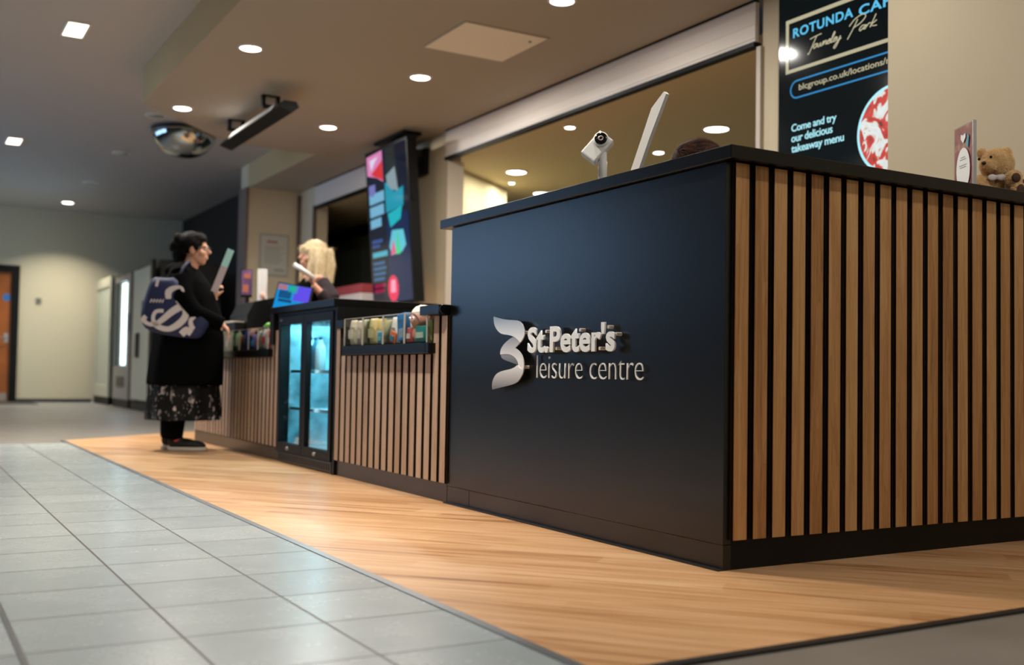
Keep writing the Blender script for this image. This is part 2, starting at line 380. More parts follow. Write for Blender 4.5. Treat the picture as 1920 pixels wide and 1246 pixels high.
# ================================================================== ceiling fittings
def downlight(x, y, z, label, group, power=LAMP, rad=.075, mface=M_lampface, spread=180, col=WARM, lamp=True):
    t = thing('downlight', label, 'ceiling light', (x, y, z), 0, group)
    bm = NB(); lathe(bm, [(rad, .0), (rad+.014, 0), (rad+.014, -.004), (rad, -.010), (rad-.003, -.006), (rad-.003, 0)]); obj('bezel', bm, M_white, t, True)
    bm = NB(); lathe(bm, [(0, -.016), (rad*.5, -.0145), (rad*.8, -.011), (rad-.003, -.006), (rad-.003, -.002), (0, -.002)]); obj('diffuser', bm, mface, t, True)
    if lamp:
        l = bpy.data.lights.new('downlight_lamp', 'AREA'); l.shape = 'DISK'; l.size = rad*2; l.energy = power; l.color = col; l.spread = math.radians(spread)
        lo = bpy.data.objects.new('downlight_lamp', l); COL.objects.link(lo); lo.parent = t; lo.location = (0, 0, -.022)
    return t
DL = {(0.003, 7.04): 'downlight at the clipped corner of the dropped ceiling, above the dome mirror', (0.003, 5.0): 'downlight in the dropped ceiling, left of the black bar fitting',
      (1.33, 7.0): 'downlight in the dropped ceiling just left of the tilted portrait screen', (1.33, 5.0): 'downlight between the black bar fitting and the pale access hatch',
      (1.335, 3.0): 'downlight cut by the top edge of the photo, right of the hatch'}
for (x, y), lb in DL.items(): downlight(x, y, HS, 'round bright '+lb, 'round downlights in the dropped ceiling', power=LAMP*(2.1 if x > 1 and y > 4 else 1.6 if y > 4 else 1.15))
for x in (.003, 1.33):
    for y in (3.0, 1.0, -1.0, -3.0, -5.0):
        if (x, y) == (1.33, 3.0): continue
        downlight(x, y, HS, 'round bright downlight in the dropped ceiling, above the desk and beyond the frame', 'round downlights in the dropped ceiling', power=LAMP*(.8 if y > 0 else .75 if y > -2 else .6)*(.42 if x > 1 else 1))
# lamps in the hall ceiling
downlight(.187, 15.45, HM, 'round bright downlight close to the far wall, washing it with light', 'round downlights in the hall ceiling', power=34, rad=.085, spread=115, col=(1, .95, .82))
downlight(-2.2, 15.45, HM, 'round bright downlight close to the far wall, beyond the frame', 'round downlights in the hall ceiling', power=34, rad=.085, spread=115, col=(1, .95, .82))
M_offl = mat('unlit_lamp_face', '#8f9a9a', .1, spec=.8)
for (x, y), lb in {(.184, 10.97): 'unlit round downlight standing alone in the grey hall ceiling, left of the dome mirror', (.127, 8.76): 'unlit round downlight directly above the dome mirror', (.202, 13.34): 'farthest unlit round downlight, near the lit one by the far wall'}.items():
    downlight(x, y, HM, lb, 'unlit downlights in the hall ceiling', rad=.09, mface=M_offl, lamp=False)
def square_light(x, y, lb, pw=52):
    t = thing('square_ceiling_light', lb, 'ceiling light', (x, y, HM), math.radians(0), 'square ceiling lights')
    bm = NB()
    for a in [(-.085, .085, -.195, -.18), (-.085, .085, .18, .195), (-.085, -.07, -.18, .18), (.07, .085, -.18, .18)]: box(bm, *a, -.012, 0)
    obj('frame', bm, M_white, t); obj('diffuser', box(NB(), -.07, .07, -.18, .18, -.010, -.002), M_coollamp, t)
    l = bpy.data.lights.new('square_lamp', 'AREA'); l.shape = 'RECTANGLE'; l.size = .14; l.size_y = .36; l.energy = pw; l.color = (1, .9, .75); l.spread = math.radians(125)
    lo = bpy.data.objects.new('square_lamp', l); COL.objects.link(lo); lo.parent = t; lo.location = (0, 0, -.02)
square_light(-.99, 6.25, 'larger and nearer of the two square warm lights in the grey ceiling')
square_light(-.99, 10.94, 'smaller farther square warm light at the left edge of the grey ceiling', 30)
square_light(-.99, 1.55, 'square warm light in the hall ceiling nearer than the frame shows')
square_light(-3.2, 6.25, 'square warm light in the hall ceiling beyond the left side of the frame', 26)
square_light(-3.2, 1.55, 'square warm light in the hall ceiling, left of the camera', 22)
square_light(-3.2, -3.1, 'square warm light in the hall ceiling, behind the camera', 14)
# back room lamps
BR = {(3.69, 4.29): ('large oval looking light in the back room ceiling, right of the white slanted board', .10), (3.284, 6.853): ('large light in the back room ceiling beside the pale splayed wall', .10),
      (2.66, 4.92): ('small light in the back room ceiling just under the shutter, above the small white camera', .045), (3.87, 5.285): ('small light in the back room ceiling behind the brown hair', .05),
      (3.55, 7.4): ('faint small light below the one by the splayed wall', .035), (4.155, 7.775): ('farthest light in the back room, low over the desk top', .09)}
for (x, y), (lb, rd) in BR.items():
    downlight(x, y, 2.62, lb, 'back room ceiling lights', power=(12 if x < 3.5 else 34) if rd > .08 else 4, rad=rd, col=(1, .93, .75))
# access hatch
t = thing('access_hatch', 'pale square access hatch flush in the brown dropped ceiling', 'hatch', (1.334, 3.972, HS))
obj('hatch_panel', box(NB(), -.31, .31, -.31, .31, -.008, .0), mat('hatch_paint', '#ece4d6', .6), t)
obj('hatch_lock', lathe(NB(), [(0, -.012), (.012, -.012), (.012, -.006), (0, -.006)], 16, Matrix.Translation((.24, -.2, 0))), M_trim, t)
bm = NB()
for a in [(-.325, .325, -.325, -.31), (-.325, .325, .31, .325), (-.325, -.31, -.31, .31), (.31, .325, -.31, .31)]: box(bm, *a, -.004, 0)
obj('hatch_frame', bm, M_soffit, t)
# dome mirror
t = thing('dome_mirror', 'silver half dome security mirror hanging from the grey ceiling', 'mirror', (.52, 9.2, HM))
pr = [(.335*math.cos(a), -.045-.27*math.sin(a)) for a in [i*PI/2/14 for i in range(15)]]; pr[-1] = (0, pr[-1][1])
bm = NB(); lathe(bm, [(0, -.04)]+[(.335, -.04)]+pr, 48); obj('dome', bm, mat('mirror_dome', '#b9bdbd', .06, metal=1), t, True)
bm = NB(); lathe(bm, [(.33, -.03), (.345, -.03), (.345, -.055), (.33, -.055)], 48); obj('rim', bm, M_trim, t, True)
for k in range(3): bm = NB(); tube(bm, [(.3*math.cos(k*2.1), .3*math.sin(k*2.1), -.04), (.2*math.cos(k*2.1), .2*math.sin(k*2.1), 0)], .004, 6); obj('hanger', bm, M_steel, t)
# black bar fitting on two brackets
t = thing('ceiling_heater', 'long black bar fitting with a white upper face on two ceiling brackets', 'ceiling heater', (.53, 6.7, HS))
prof = [(-.085, -.20), (.03, -.235), (.085, -.19), (.06, -.145), (-.04, -.145)]
My = Matrix(((1, 0, 0, 0), (0, 0, 1, -.98), (0, 1, 0, 0), (0, 0, 0, 1)))
obj('housing', prism(NB(), prof, My, 1.75), M_dark, t)
bm = NB(); prism(bm, [(-.082, -.192), (-.05, -.142), (-.056, -.138), (-.090, -.19)], Matrix(((1, 0, 0, 0), (0, 0, 1, -.75), (0, 1, 0, 0), (0, 0, 0, 1))), 1.2); obj('reflector', bm, mat('white_reflector', '#ffffff', .2), t)
for y in (-.49, .52):
    bm = NB(); box(bm, -.07, .07, y-.02, y+.02, -.008, 0); box(bm, -.075, -.048, y-.025, y+.025, -.09, 0); box(bm, .048, .075, y-.025, y+.025, -.09, 0); box(bm, -.075, .075, y-.025, y+.025, -.105, -.08); box(bm, -.02, .02, y-.02, y+.02, -.16, -.09)
    obj('bracket', bm, M_dark, t)

# ================================================================== shutters
def shutter(y0, y1, lb, z1=HS):
    t = thing('roller_shutter', lb, 'roller shutter', (XW, (y0+y1)/2, 2.56), 0)
    h = (y1-y0)/2
    bm = NB(); prof = [(0, .03), (-.03, .03), (-.03, z1-2.56-.015), (0, z1-2.56-.015)]
    prism(bm, prof, Matrix(((1, 0, 0, 0), (0, 0, 1, -h), (0, 1, 0, 0), (0, 0, 0, 1))), 2*h); obj('hood', bm, M_shut, t)
    bm = NB()
    for k in range(3): box(bm, -.036, -.03, -h, h, .05+k*.085, .052+k*.085)
    obj('hood_ridges', bm, M_shut, t)
    obj('bottom_rail', box(NB(), -.04, .02, -h, h, .0, .03, .004), M_dark, t)
    obj('top_seal', box(NB(), -.035, .0, -h, h, z1-2.56-.015, z1-2.56), M_dark, t)
shutter(2.35, 6.49, 'long pale roller shutter box above the opening behind the black desk')
shutter(7.2, 10.05, 'shorter pale roller shutter box above the far opening, behind the tilted portrait screen')

M_slatshade = mat('slat_shaded_edges', '#24150c', .7, spec=.2)  # shade in the gaps between slats, put into the side face colour
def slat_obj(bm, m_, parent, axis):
    o = obj('slat_cladding', bm, [m_, M_slatshade], parent)
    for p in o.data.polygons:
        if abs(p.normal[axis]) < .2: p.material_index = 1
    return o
# ================================================================== RECEPTION DESK
t = thing('reception_desk', 'tall black reception desk with oak slatted end', 'desk', (0, 0, 0))
DY = 1.786
obj('front_panel', box(NB(), 0, .03, 0, DY, .075, 1.205, .001), M_black, t)
bm = NB(); box(bm, 0.0005, .03, 1.585, DY, 0, .073); box(bm, 0.0005, .03, 0, 1.582, 0, .073); obj('plinth', bm, M_black, t)
bm = NB(); box(bm, .03, 1.98, 0, .03, .0, 1.205); obj('end_panel', bm, M_dark, t)
bm = NB(); box(bm, .03, .06, DY-.03, DY, 0, 1.205); box(bm, .3, .33, .33, DY, .74, 1.205); box(bm, .3, 1.98, .3, .33, .74, 1.205); obj('inner_panels', bm, M_dark, t)
bm = NB()
for k in range(25): box(bm, .026+k*.0775, .078+k*.0775, -.015, 0, .088, 1.203, .0012)
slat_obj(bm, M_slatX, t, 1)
bm = NB(); Z0, Z1 = 1.207, 1.247
prism(bm, [(-.022, -.045), (1.98, -.045), (1.98, .34), (.34, .34), (.34, 1.862), (-.022, 1.862)], Matrix.Translation((0, 0, Z0)), Z1-Z0)
bmesh.ops.bevel(bm, geom=list(bm.edges), offset=.0015, segments=1, affect='EDGES'); obj('countertop', bm, M_blacktop, t)
obj('inner_worktop', box(NB(), .33, .9, .33, DY, .71, .74), M_blacktop, t)
bm = NB(); box(bm, -.022, .012, -.004, DY+.0, 0, .004); obj('base_bead', bm, M_trim, t)

# wall sign on the desk front
t = thing('leisure_centre_sign', 'silver ribbon emblem with raised white lettering on the black desk front', 'sign', (0, 0, 0))
RB = {'A': [(1.3465, .7954), (1.2972, .7859), (1.2331, .7784), (1.1785, .7756), (1.144, .7705), (1.1209, .7589), (1.1053, .7391), (1.0996, .7237), (1.108, .7066), (1.1263, .6916), (1.1351, .686), (1.153, .6999), (1.1841, .7118), (1.2232, .719), (1.2789, .7235), (1.3075, .7351), (1.3327, .7538), (1.3449, .7744)],
      'B': [(1.1841, .7134), (1.1531, .701), (1.1337, .6898), (1.1448, .6815), (1.1749, .6673), (1.1478, .6572), (1.1246, .6416), (1.1113, .6242), (1.1038, .6012), (1.1068, .5783), (1.1337, .5724), (1.1456, .5897), (1.1468, .6051), (1.158, .6206), (1.1815, .6343), (1.2128, .6427), (1.2522, .6446), (1.2897, .6426), (1.291, .6569), (1.2732, .6766), (1.2381, .6957)],
      'D': [(1.2897, .6442), (1.2522, .6454), (1.2128, .6427), (1.1815, .6343), (1.158, .6206), (1.1482, .6005), (1.1728, .6051), (1.2118, .613), (1.2553, .6202), (1.282, .629)],
      'C': [(1.1483, .6032), (1.1342, .5897), (1.1153, .5859), (1.1042, .5898), (1.1081, .5706), (1.124, .5532), (1.1476, .5356), (1.1855, .5254), (1.2477, .5166), (1.2954, .5098), (1.3474, .5028), (1.3505, .5208), (1.3415, .545), (1.3177, .5653), (1.2737, .5775), (1.2108, .5836), (1.1723, .5915)]}
def smooth_poly(P_, it=2):
    for _ in range(it):
        Q = []
        for i in range(len(P_)):
            a, b_ = Vector(P_[i]), Vector(P_[(i+1) % len(P_)]); p0 = Vector(P_[i-1])
            sharp = (a-p0).angle(b_-a, 0) > 1.3
            n2 = Vector(P_[(i+2) % len(P_)]); sharp2 = (b_-a).angle(n2-b_, 0) > 1.3
            Q.append(tuple(a) if sharp else tuple(a*.75+b_*.25)); Q.append(tuple(b_) if sharp2 else tuple(a*.25+b_*.75))
        P_ = [q for i, q in enumerate(Q) if (Vector(q)-Vector(Q[i-1])).length > 1e-5]
    return P_
def ribmat(nm, c0, c1, z0, z1):
    m, nt, b, N, L = node_mat(nm); tc = N('ShaderNodeTexCoord'); sp = N('ShaderNodeSeparateXYZ'); L(tc.outputs['Object'], sp.inputs[0])
    r = N('ShaderNodeMapRange'); L(sp.outputs[2], r.inputs[0]); r.inputs[1].default_value = z0; r.inputs[2].default_value = z1
    L(ramp(nt, r.outputs[0], [(0, c0), (1, c1)]), b.inputs['Base Color']); b.inputs['Metallic'].default_value = .3; b.inputs['Roughness'].default_value = .32
    return m
for k, off, m_ in (('D', .0, ribmat('emblem_print_fold', '#6a6d74', '#a4a7ae', .60, .65)), ('B', .0015, ribmat('emblem_print_middle', '#8e9199', '#ffffff', .72, .62)),
                   ('A', .003, ribmat('emblem_print_upper', '#ffffff', '#93a2ac', .70, .79)), ('C', .003, ribmat('emblem_print_lower', '#85878f', '#ffffff', .51, .60))):
    pts = smooth_poly(RB[k], 2)
    bm = NB(); prism(bm, [(-y, z) for y, z in pts], MX(-.022-off, 0, 0) , .004); obj('emblem_ribbon', bm, m_, t)
M_let = mat('sign_lettering', '#e4ebf2', .35)
M_side = mat('sign_lettering_edge', '#b7babb', .4)
bm = text_bm("St.Peter's", .5655, .1005, MX(-.023, 1.0765, .6465), .007, off=.03, sp=1.04); obj('bold_lettering', bm, M_let, t, label='thick bold letters standing off the desk front')
bm = text_bm('leisure centre', .660, .0865, MX(-.008, 1.037, .5520), .004, off=-.021, sp=.97); words('thin_lettering', bm, .703, mat('thin_lettering', '#e4ebf2', .35), t, 'thin letters on the second line')
for y, z in [(.9587, .7259), (.9463, .6607), (.888, .6618), (.7327, .7251), (.5628, .7305), (.516, .7055), (.6112, .6581), (1.1136, .5937), (1.1164, .7264), (1.325, .77), (1.32, .525)]:
    bm = NB(); tube(bm, [(0.0, y, z), (-.0215, y, z)], .0062, 14); obj('standoff', bm, mat('standoff', '#cfc6bf', .4) if 'standoff' not in bpy.data.materials else bpy.data.materials['standoff'], t)

# ================================================================== SERVICE COUNTER
def slat_front(y0, y1, z0, z1, top=None):
    bm = NB(); y = y0+.052
    while y < y1+.002:
        zz = z1
        if top:
            for a, b_, zt in top:
                if a <= y-.026 <= b_: zz = zt
        box(bm, -.014, 0, y-.052, y, z0, zz, .0012); y += .0805
    return bm
# near section (between black desk and fridge)
t = thing('service_counter', 'oak slatted counter section between the black desk and the drinks fridge', 'counter', (0, 0, 0))
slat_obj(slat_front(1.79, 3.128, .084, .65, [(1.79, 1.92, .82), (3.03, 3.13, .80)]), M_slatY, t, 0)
bm = NB(); box(bm, 0, .6, 1.79, 3.13, .08, .652); box(bm, .12, .6, 1.79, 3.13, .652, .70); obj('carcass', bm, M_dark, t)
bm = NB(); box(bm, .002, .05, 1.79, 1.93, .70, .82); box(bm, .002, .05, 3.03, 3.13, .70, .80); obj('end_posts', bm, M_dark, t)
obj('plinth', box(NB(), .0, .04, 1.79, 3.13, 0, .08), M_black, t)
bm = NB(); box(bm, -.05, .115, 1.93, 2.955, .653, .70, .003); box(bm, -.05, 0, 1.9, 1.94, .653, .70, .003); obj('display_ledge', bm, M_blacktop, t)
obj('worktop', box(NB(), .12, .65, 1.79, 3.13, .70, .73), M_blacktop, t)
bm = NB(); box(bm, -.05, .12, 1.80, 2.0, .825, .868, .004); tube(bm, [(-.03, 1.80, .8465), (-.03, 1.787, .8465)], .0205, 16); obj('post_cap', bm, M_blacktop, t)
obj('small_post_cap', box(NB(), -.02, .05, 3.02, 3.135, .80, .845, .003), M_blacktop, t)
# far section (left of the fridge)
t = thing('service_counter', 'oak slatted counter section left of the drinks fridge, where the customer stands', 'counter', (0, 0, 0))
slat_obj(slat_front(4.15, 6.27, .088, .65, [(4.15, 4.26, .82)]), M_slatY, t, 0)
bm = NB(); box(bm, 0, .6, 4.20, 6.26, .08, .652); box(bm, .12, .6, 4.20, 6.26, .652, .70); obj('carcass', bm, M_dark, t)
obj('plinth', box(NB(), .0, .04, 4.15, 6.26, 0, .08), M_black, t)
obj('display_ledge', box(NB(), -.05, .115, 4.255, 5.7, .653, .70, .003), M_blacktop, t)
obj('worktop', box(NB(), .12, .65, 4.20, 6.27, .70, .73), M_blacktop, t)
# raised housing over the fridge
t = thing('fridge_housing', 'raised black counter top boxed around the drinks fridge', 'counter', (0, 0, 0))
bm = NB(); box(bm, -.03, .66, 3.14, 4.275, .925, .967, .003); obj('raised_top', bm, M_blacktop, t)
obj('near_side', box(NB(), -.012, .62, 3.135, 3.165, .0, .925), M_dark, t)
obj('far_side', box(NB(), -.03, .62, 4.205, 4.275, .73, .925), M_dark, t)
obj('far_cheek', box(NB(), .045, .62, 4.14, 4.20, .0, .70), M_dark, t)
obj('filler', box(NB(), -.008, .0, 3.165, 4.205, .905, .925), M_dark, t)
# ---- fridge
t = thing('drinks_fridge', 'black two door glass front drinks fridge glowing cyan under the raised counter', 'fridge', (0, 3.18, 0))
W = .95
bm = NB(); box(bm, .02, .5, 0, .02, .07, .9); box(bm, .02, .5, W-.02, W, .07, .9); box(bm, .48, .5, 0, W, .07, .9); box(bm, .02, .5, 0, W, .07, .1); box(bm, .02, .5, 0, W, .87, .9)
obj('cabinet', bm, M_dark, t)
bm = NB(); box(bm, .455, .478, .02, W-.02, .1, .87); box(bm, .05, .478, .02, .026, .1, .87); box(bm, .05, .478, W-.026, W-.02, .1, .87); box(bm, .05, .478, .02, W-.02, .1, .104); obj('liner', bm, mat('fridge_liner', '#9cc3cc', .25, metal=.3, var=.6, vscale=7), t)
bm = NB(); box(bm, -.012, .03, 0, W, .005, .066, .003); 
for k in range(26): box(bm, -.015, -.012, .03+k*.035, .045+k*.035, .018, .054)
obj('grille', bm, M_trim, t)
for i, (a, b_) in enumerate(((0, W/2-.002), (W/2+.002, W))):
    dr = NB(); fw = .045
    box(dr, -.02, .015, a, a+fw, .07, .9, .002); box(dr, -.02, .015, b_-fw, b_, .07, .9, .002); box(dr, -.02, .015, a+fw, b_-fw, .07, .125, .002); box(dr, -.02, .015, a+fw, b_-fw, .85, .9, .002)
    dd = obj('door', dr, M_dark, t)
    obj('door_glass', box(NB(), -.006, .0, a+fw-.004, b_-fw+.004, .12, .855), M_glass, dd)
    bm = NB(); lathe(bm, [(0, .012), (.010, .012), (.012, 0), (0, 0)], 16, Matrix.Translation((-.0205, (a+b_)/2, .095)) @ Matrix.Rotation(-PI/2, 4, 'Y')); obj('lock', bm, M_steel, dd)
    bm = NB(); box(bm, .02, .03, a+.03, a+.042, .12, .86); obj('light_strip', bm, emis('fridge_tube', '#d5f6ff', 5), t)
for z in (.33, .56):
    bm = NB()
    for k in range(18): tube(bm, [(.06, .04+k*.0505, z), (.45, .04+k*.0505, z)], .0022, 6)
    box(bm, .055, .062, .03, W-.03, z-.006, z+.012); obj('shelf', bm, M_steel, t)
bm = NB(); box(bm, -.0225, -.02, W-.075, W-.03, .872, .885); obj('maker_badge', bm, M_strip, t)
for yy in (.24, .71):
    l = bpy.data.lights.new('fridge_light', 'AREA'); l.shape = 'RECTANGLE'; l.size = .35; l.size_y = .3; l.energy = 4.8; l.color = (.35, .85, 1)
    lo = bpy.data.objects.new('fridge_light', l); COL.objects.link(lo); lo.parent = t; lo.location = (.22, yy, .86)
# bottles and cans standing in the fridge
def bottle_bm(h, r):
    bm = NB(); lathe(bm, [(0, 0), (r, 0), (r, h*.62), (r*.85, h*.72), (r*.35, h*.86), (r*.35, h*.93), (0, h*.93)], 14); return bm
def bottle(x, y, z, col, cap, h, lb):
    t_ = thing('drink_bottle', lb, 'bottle', (x, y, z), 0, 'drinks inside the fridge')
    obj('bottle_body', bottle_bm(h, .031), mat('drink_'+col, col, .12, trans=.0), t_, True)
    obj('cap', lathe(NB(), [(0, h*.93), (.013, h*.93), (.013, h), (0, h)], 12), mat('cap_'+cap, cap, .4), t_)
    return t_
cols = ['#1f4a5a', '#e8f2f4', '#2b6a80', '#dfe9e4', '#17384a', '#5e9fb5']
names = ['upper shelf', 'middle shelf', 'fridge floor']
pos = ['nearest on the', 'second nearest on the', 'third nearest on the', 'farthest on the']
for si, (z, n) in enumerate(((.574, 4), (.344, 4), (.105, 3))):
    for k in range(n):
        bottle(.14, 3.18+.08+k*.095, z, cols[(k+si*2) % 6], '#ffffff' if k % 2 else '#1d4f6b', .20 if si else .19, 'small drink bottle %s %s behind the right fridge door' % (pos[k], names[si]))
for k in range(3):
    bottle(.14, 3.18+.62+k*.09, .574, cols[k+1], '#12506b', .20, 'small drink bottle, %s of three on the upper shelf behind the left fridge door' % ['nearest', 'middle', 'farthest'][k])

# ---- acrylic display bins and goods
def acrylic_bin(y0, y1, lb, grp):
    t_ = thing('display_bin', lb, 'display bin', (-.045, y0, .702), 0, grp); w_ = y1-y0-.004; h = .142; e = .003
    bm = NB(); box(bm, 0, e, 0, w_, 0, h); box(bm, e, .15, 0, e, 0, h); box(bm, e, .15, w_-e, w_, 0, h); box(bm, .147, .15, e, w_-e, 0, h); box(bm, e, .147, e, w_-e, 0, e)
    obj('bin_walls', bm, M_acr, t_)
    bm = NB()
    for yy in (0, w_-e): box(bm, -.001, .004, yy-.0008, yy+e+.0008, 0, h)
    box(bm, -.001, .004, 0, w_, h-.003, h); obj('bin_edges', bm, mat('acrylic_edge', '#b9b6ac', .2) if 'acrylic_edge' not in bpy.data.materials else bpy.data.materials['acrylic_edge'], t_)
    return t_
nb = [1.93, 2.176, 2.43, 2.69, 2.945]
wn_ = ['nearest the black desk, holding pink headed toys', 'second from the black desk, holding a blue box', 'third from the black desk, holding yellow packs', 'farthest of the four from the black desk, holding cream packs']
for a, b_, lb in zip(nb, nb[1:], wn_): acrylic_bin(a, b_, 'clear acrylic bin '+lb, 'acrylic bins on the near counter ledge')
fb = [4.27+.216*i for i in range(7)]
wf = ['nearest the fridge, holding red and white packs', 'second from the fridge, holding white and purple packs', 'third from the fridge, holding a dark blue pack', 'fourth from the fridge, holding orange and green packs', 'fifth from the fridge, beside the customer, holding green packs', 'farthest from the fridge, hidden behind the customer']
for a, b_, lb in zip(fb, fb[1:], wf): acrylic_bin(a, b_, 'clear acrylic bin '+lb, 'acrylic bins on the far counter ledge')
def pmat(c, r=.3):
    n = 'pack_'+c
    return bpy.data.materials.get(n) or mat(n, c, r, var=.12, vscale=30)
def pouch(y, z, w_, h, c, band, lb, grp, x=.03, tilt=0, rz=0, dep=.05, kind='goods pack', name='goods_pack'):
    """pillow shaped plastic pack"""
    t_ = thing(name, lb, kind, (x, y, z), rz, grp)
    bm = NB(); n = 10; rings = []
    for i in range(n+1):
        v = i/n; th = dep/2*math.sin(PI*min(max(v, .03), .97))**.5; rings.append([(th*math.cos(a), w_/2*math.sin(a)*(1 if .02 < v < .98 else 1.03), v*h) for a in [2*PI*k/16 for k in range(16)]])
    loft(bm, rings); bmesh.ops.rotate(bm, verts=bm.verts, cent=(0, 0, 0), matrix=Matrix.Rotation(tilt, 3, 'X')); obj('wrapper', bm, pmat(c), t_, True)
    if band:
        bm = NB(); box(bm, -dep*.5-.002, -dep*.42, -w_*.3, w_*.3, h*.25, h*.6); bmesh.ops.rotate(bm, verts=bm.verts, cent=(0, 0, 0), matrix=Matrix.Rotation(tilt, 3, 'X')); obj('printed_label', bm, pmat(band), t_)
    return t_
G1 = 'goods in the near acrylic bins'; zb = .706
for y, w_, h_, c, b_, x, lb in [(2.895, .085, .132, '#efe6d2', '#fbf6ea', .03, 'tall cream pack at the far end of the farthest near bin'), (2.805, .085, .128, '#e3d2c2', '#f6efe8', .035, 'pinkish cream pack beside the tall cream pack'),
        (2.73, .075, .130, '#f0e8dc', None, .03, 'white paper pack nearest the divider of the farthest near bin'), (2.85, .17, .115, '#b7a892', None, .085, 'wide brownish grey pack at the back of the farthest near bin'),
        (2.635, .095, .132, '#efdca0', '#dfe0b0', .035, 'pale yellow pack with a greenish label'), (2.545, .085, .128, '#f0d38a', '#f6ecc8', .04, 'warm yellow pack in the middle of the yellow bin'),
        (2.475, .075, .12, '#f2e2ba', None, .05, 'cream pack nearest the divider in the yellow bin'), (2.56, .18, .12, '#e6cf96', None, .09, 'wide yellow pack at the back of the yellow bin'),
        (2.385, .08, .13, '#f0eeee', '#c4d2de', .045, 'white and grey pack behind the orange goggle pack'), (2.30, .09, .12, '#e4e2e6', '#f2dcd6', .085, 'pale grey pack at the back of the blue box bin'), (2.215, .06, .125, '#eee6e0', None, .10, 'whitish pack behind the blue carton')]:
    pouch(y, zb, w_, h_, c, b_, lb, G1, x-.035, dep=.045)
pouch(2.485, zb, .07, .06, '#1f9ac8', '#8fd0e4', 'small bright blue goggle pack low in the yellow bin', G1, -.03, dep=.018)
pouch(2.345, zb, .075, .06, '#e87a48', '#3b8fb0', 'orange goggle pack leaning at the foot of the blue box', G1, -.028, tilt=.3, dep=.018)
t = thing('blue_box', 'upright bright blue carton leaning in the second near bin', 'box', (-.03, 2.235, zb), .0, G1)
bm = NB(); box(bm, 0, .03, -.04, .045, .012, .142, .002, ); bmesh.ops.rotate(bm, verts=bm.verts, cent=(0, 0, 0), matrix=Matrix.Rotation(-.1, 3, 'X')); obj('carton', bm, pmat('#1f86d8'), t)
bm = NB(); box(bm, -.001, .0, -.02, .03, .025, .07); bmesh.ops.rotate(bm, verts=bm.verts, cent=(0, 0, 0), matrix=Matrix.Rotation(-.1, 3, 'X')); obj('printed_label', bm, pmat('#a9c3e0'), t)
def toy(y, x, z, r, lb, skin, hair):
    t_ = thing('plush_toy', lb, 'toy', (x, y, z), 0, 'pink headed plush toys')
    bm = NB(); ell(bm, (0, 0, r*.75), (r*.8, r*.9, r*.9)); ell(bm, (0, 0, r*2.0), (r, r*1.05, r)); obj('plush_body', remesh(bm, r*.12), pmat(skin, .8), t_, True)
    bm = NB(); ell(bm, (r*.12, 0, r*2.35), (r*1.0, r*1.12, r*.85), u=24, v=14)
    for v in bm.verts: v.co += v.co.normalized()*.004*noise.noise(v.co*90)
    obj('toy_hair', bm, pmat(hair, .8), t_, True)
    for s in (-1, 1):
        bm = NB(); ell(bm, (-r*.93, s*r*.33, r*2.0), (r*.12, r*.17, r*.17)); e = obj('toy_eye', bm, pmat('#e9e9ee'), t_, True)
        bm = NB(); ell(bm, (-r*1.04, s*r*.33, r*2.0), (r*.05, r*.09, r*.1)); obj('toy_pupil', bm, pmat('#2e78b4'), e, True)
    return t_
toy(2.095, .008, zb, .055, 'pink plush toy with pale hair in the bin nearest the desk', '#e2a89a', '#e6d6cf')
toy(1.99, .045, zb, .048, 'second pink plush toy half hidden behind the cap of the slatted post', '#df8f7c', '#e4c9c0')
pouch(2.02, zb, .13, .075, '#1e8c8c', '#cfe4d8', 'teal green goggle pack in front of the pink toys', G1, -.028, dep=.02)
pouch(1.985, zb+.002, .07, .10, '#9cae58', '#e4e8da', 'olive green rimmed pack in the bin nearest the desk', G1, -.005, dep=.02)
pouch(2.14, zb, .06, .07, '#cf5a5a', '#efe2e2', 'small red pack at the foot of the pink toy', G1, -.03, dep=.018)
G2 = 'goods in the far acrylic bins'
for y, c, b_, h, lb in [(4.33, '#c2383a', '#f0e8e4', .12, 'red pack with a white label nearest the fridge'), (4.42, '#e8e2e2', '#c84a52', .13, 'white pack with a red label nearest the fridge'),
                        (4.55, '#e4dff0', '#b74e63', .12, 'white and pink pack in the second far bin'), (4.65, '#6a62b8', '#3fa0d8', .10, 'purple and blue pack in the second far bin'),
                        (4.81, '#123a9a', None, .13, 'wide deep blue pack alone in the third far bin'),
                        (4.97, '#c06a38', '#e6d8a8', .10, 'orange pack in the fourth far bin'), (5.06, '#a8d098', '#e8f0e0', .12, 'pale green pack in the fourth far bin'),
                        (5.19, '#2f4f2c', None, .12, 'dark green pack in the fifth far bin'), (5.28, '#d08a7c', '#ead0c8', .11, 'pinkish pack in the fifth far bin beside the customer')]:
    pouch(y, zb, .10 if c != '#123a9a' else .17, h, c, b_, lb, G2, -.005)

# ================================================================== SCREENS
def quad(bm, y0, y1, z0, z1, X, t_=.001): return box(bm, X-t_, X, min(y0, y1), max(y0, y1), z0, z1)
t = thing('menu_screen', 'black portrait wall screen showing the cafe menu advert in blue letters', 'screen', (0, 0, 0))
obj('casing', box(NB(), 2.252, 2.33, 1.12, 2.105, 1.42, 2.838, .004), M_dark, t)
X = 2.25
obj('display_panel', box(NB(), X-.001, X+.002, 1.13, 2.095, 1.43, 2.83), emis('display_black', (.0006, .0035, .005), 1), t)
XX = X-.002
cre = emis('display_cream', '#b5ae90', .9); blu = emis('display_blue', '#58b4dc', 1); blu2 = emis('display_blue_line', '#2f7fb4', 1); ice = emis('display_ice', '#a8e4ee', 1.0)
bm = NB()
th = .022
for a in [(2.041, 1.14, 2.592, 2.614), (2.036, 1.14, 2.305, 2.325)]: quad(bm, *a, XX)
quad(bm, 2.041, 2.019, 2.305, 2.614, XX); obj('display_frame', bm, cre, t)
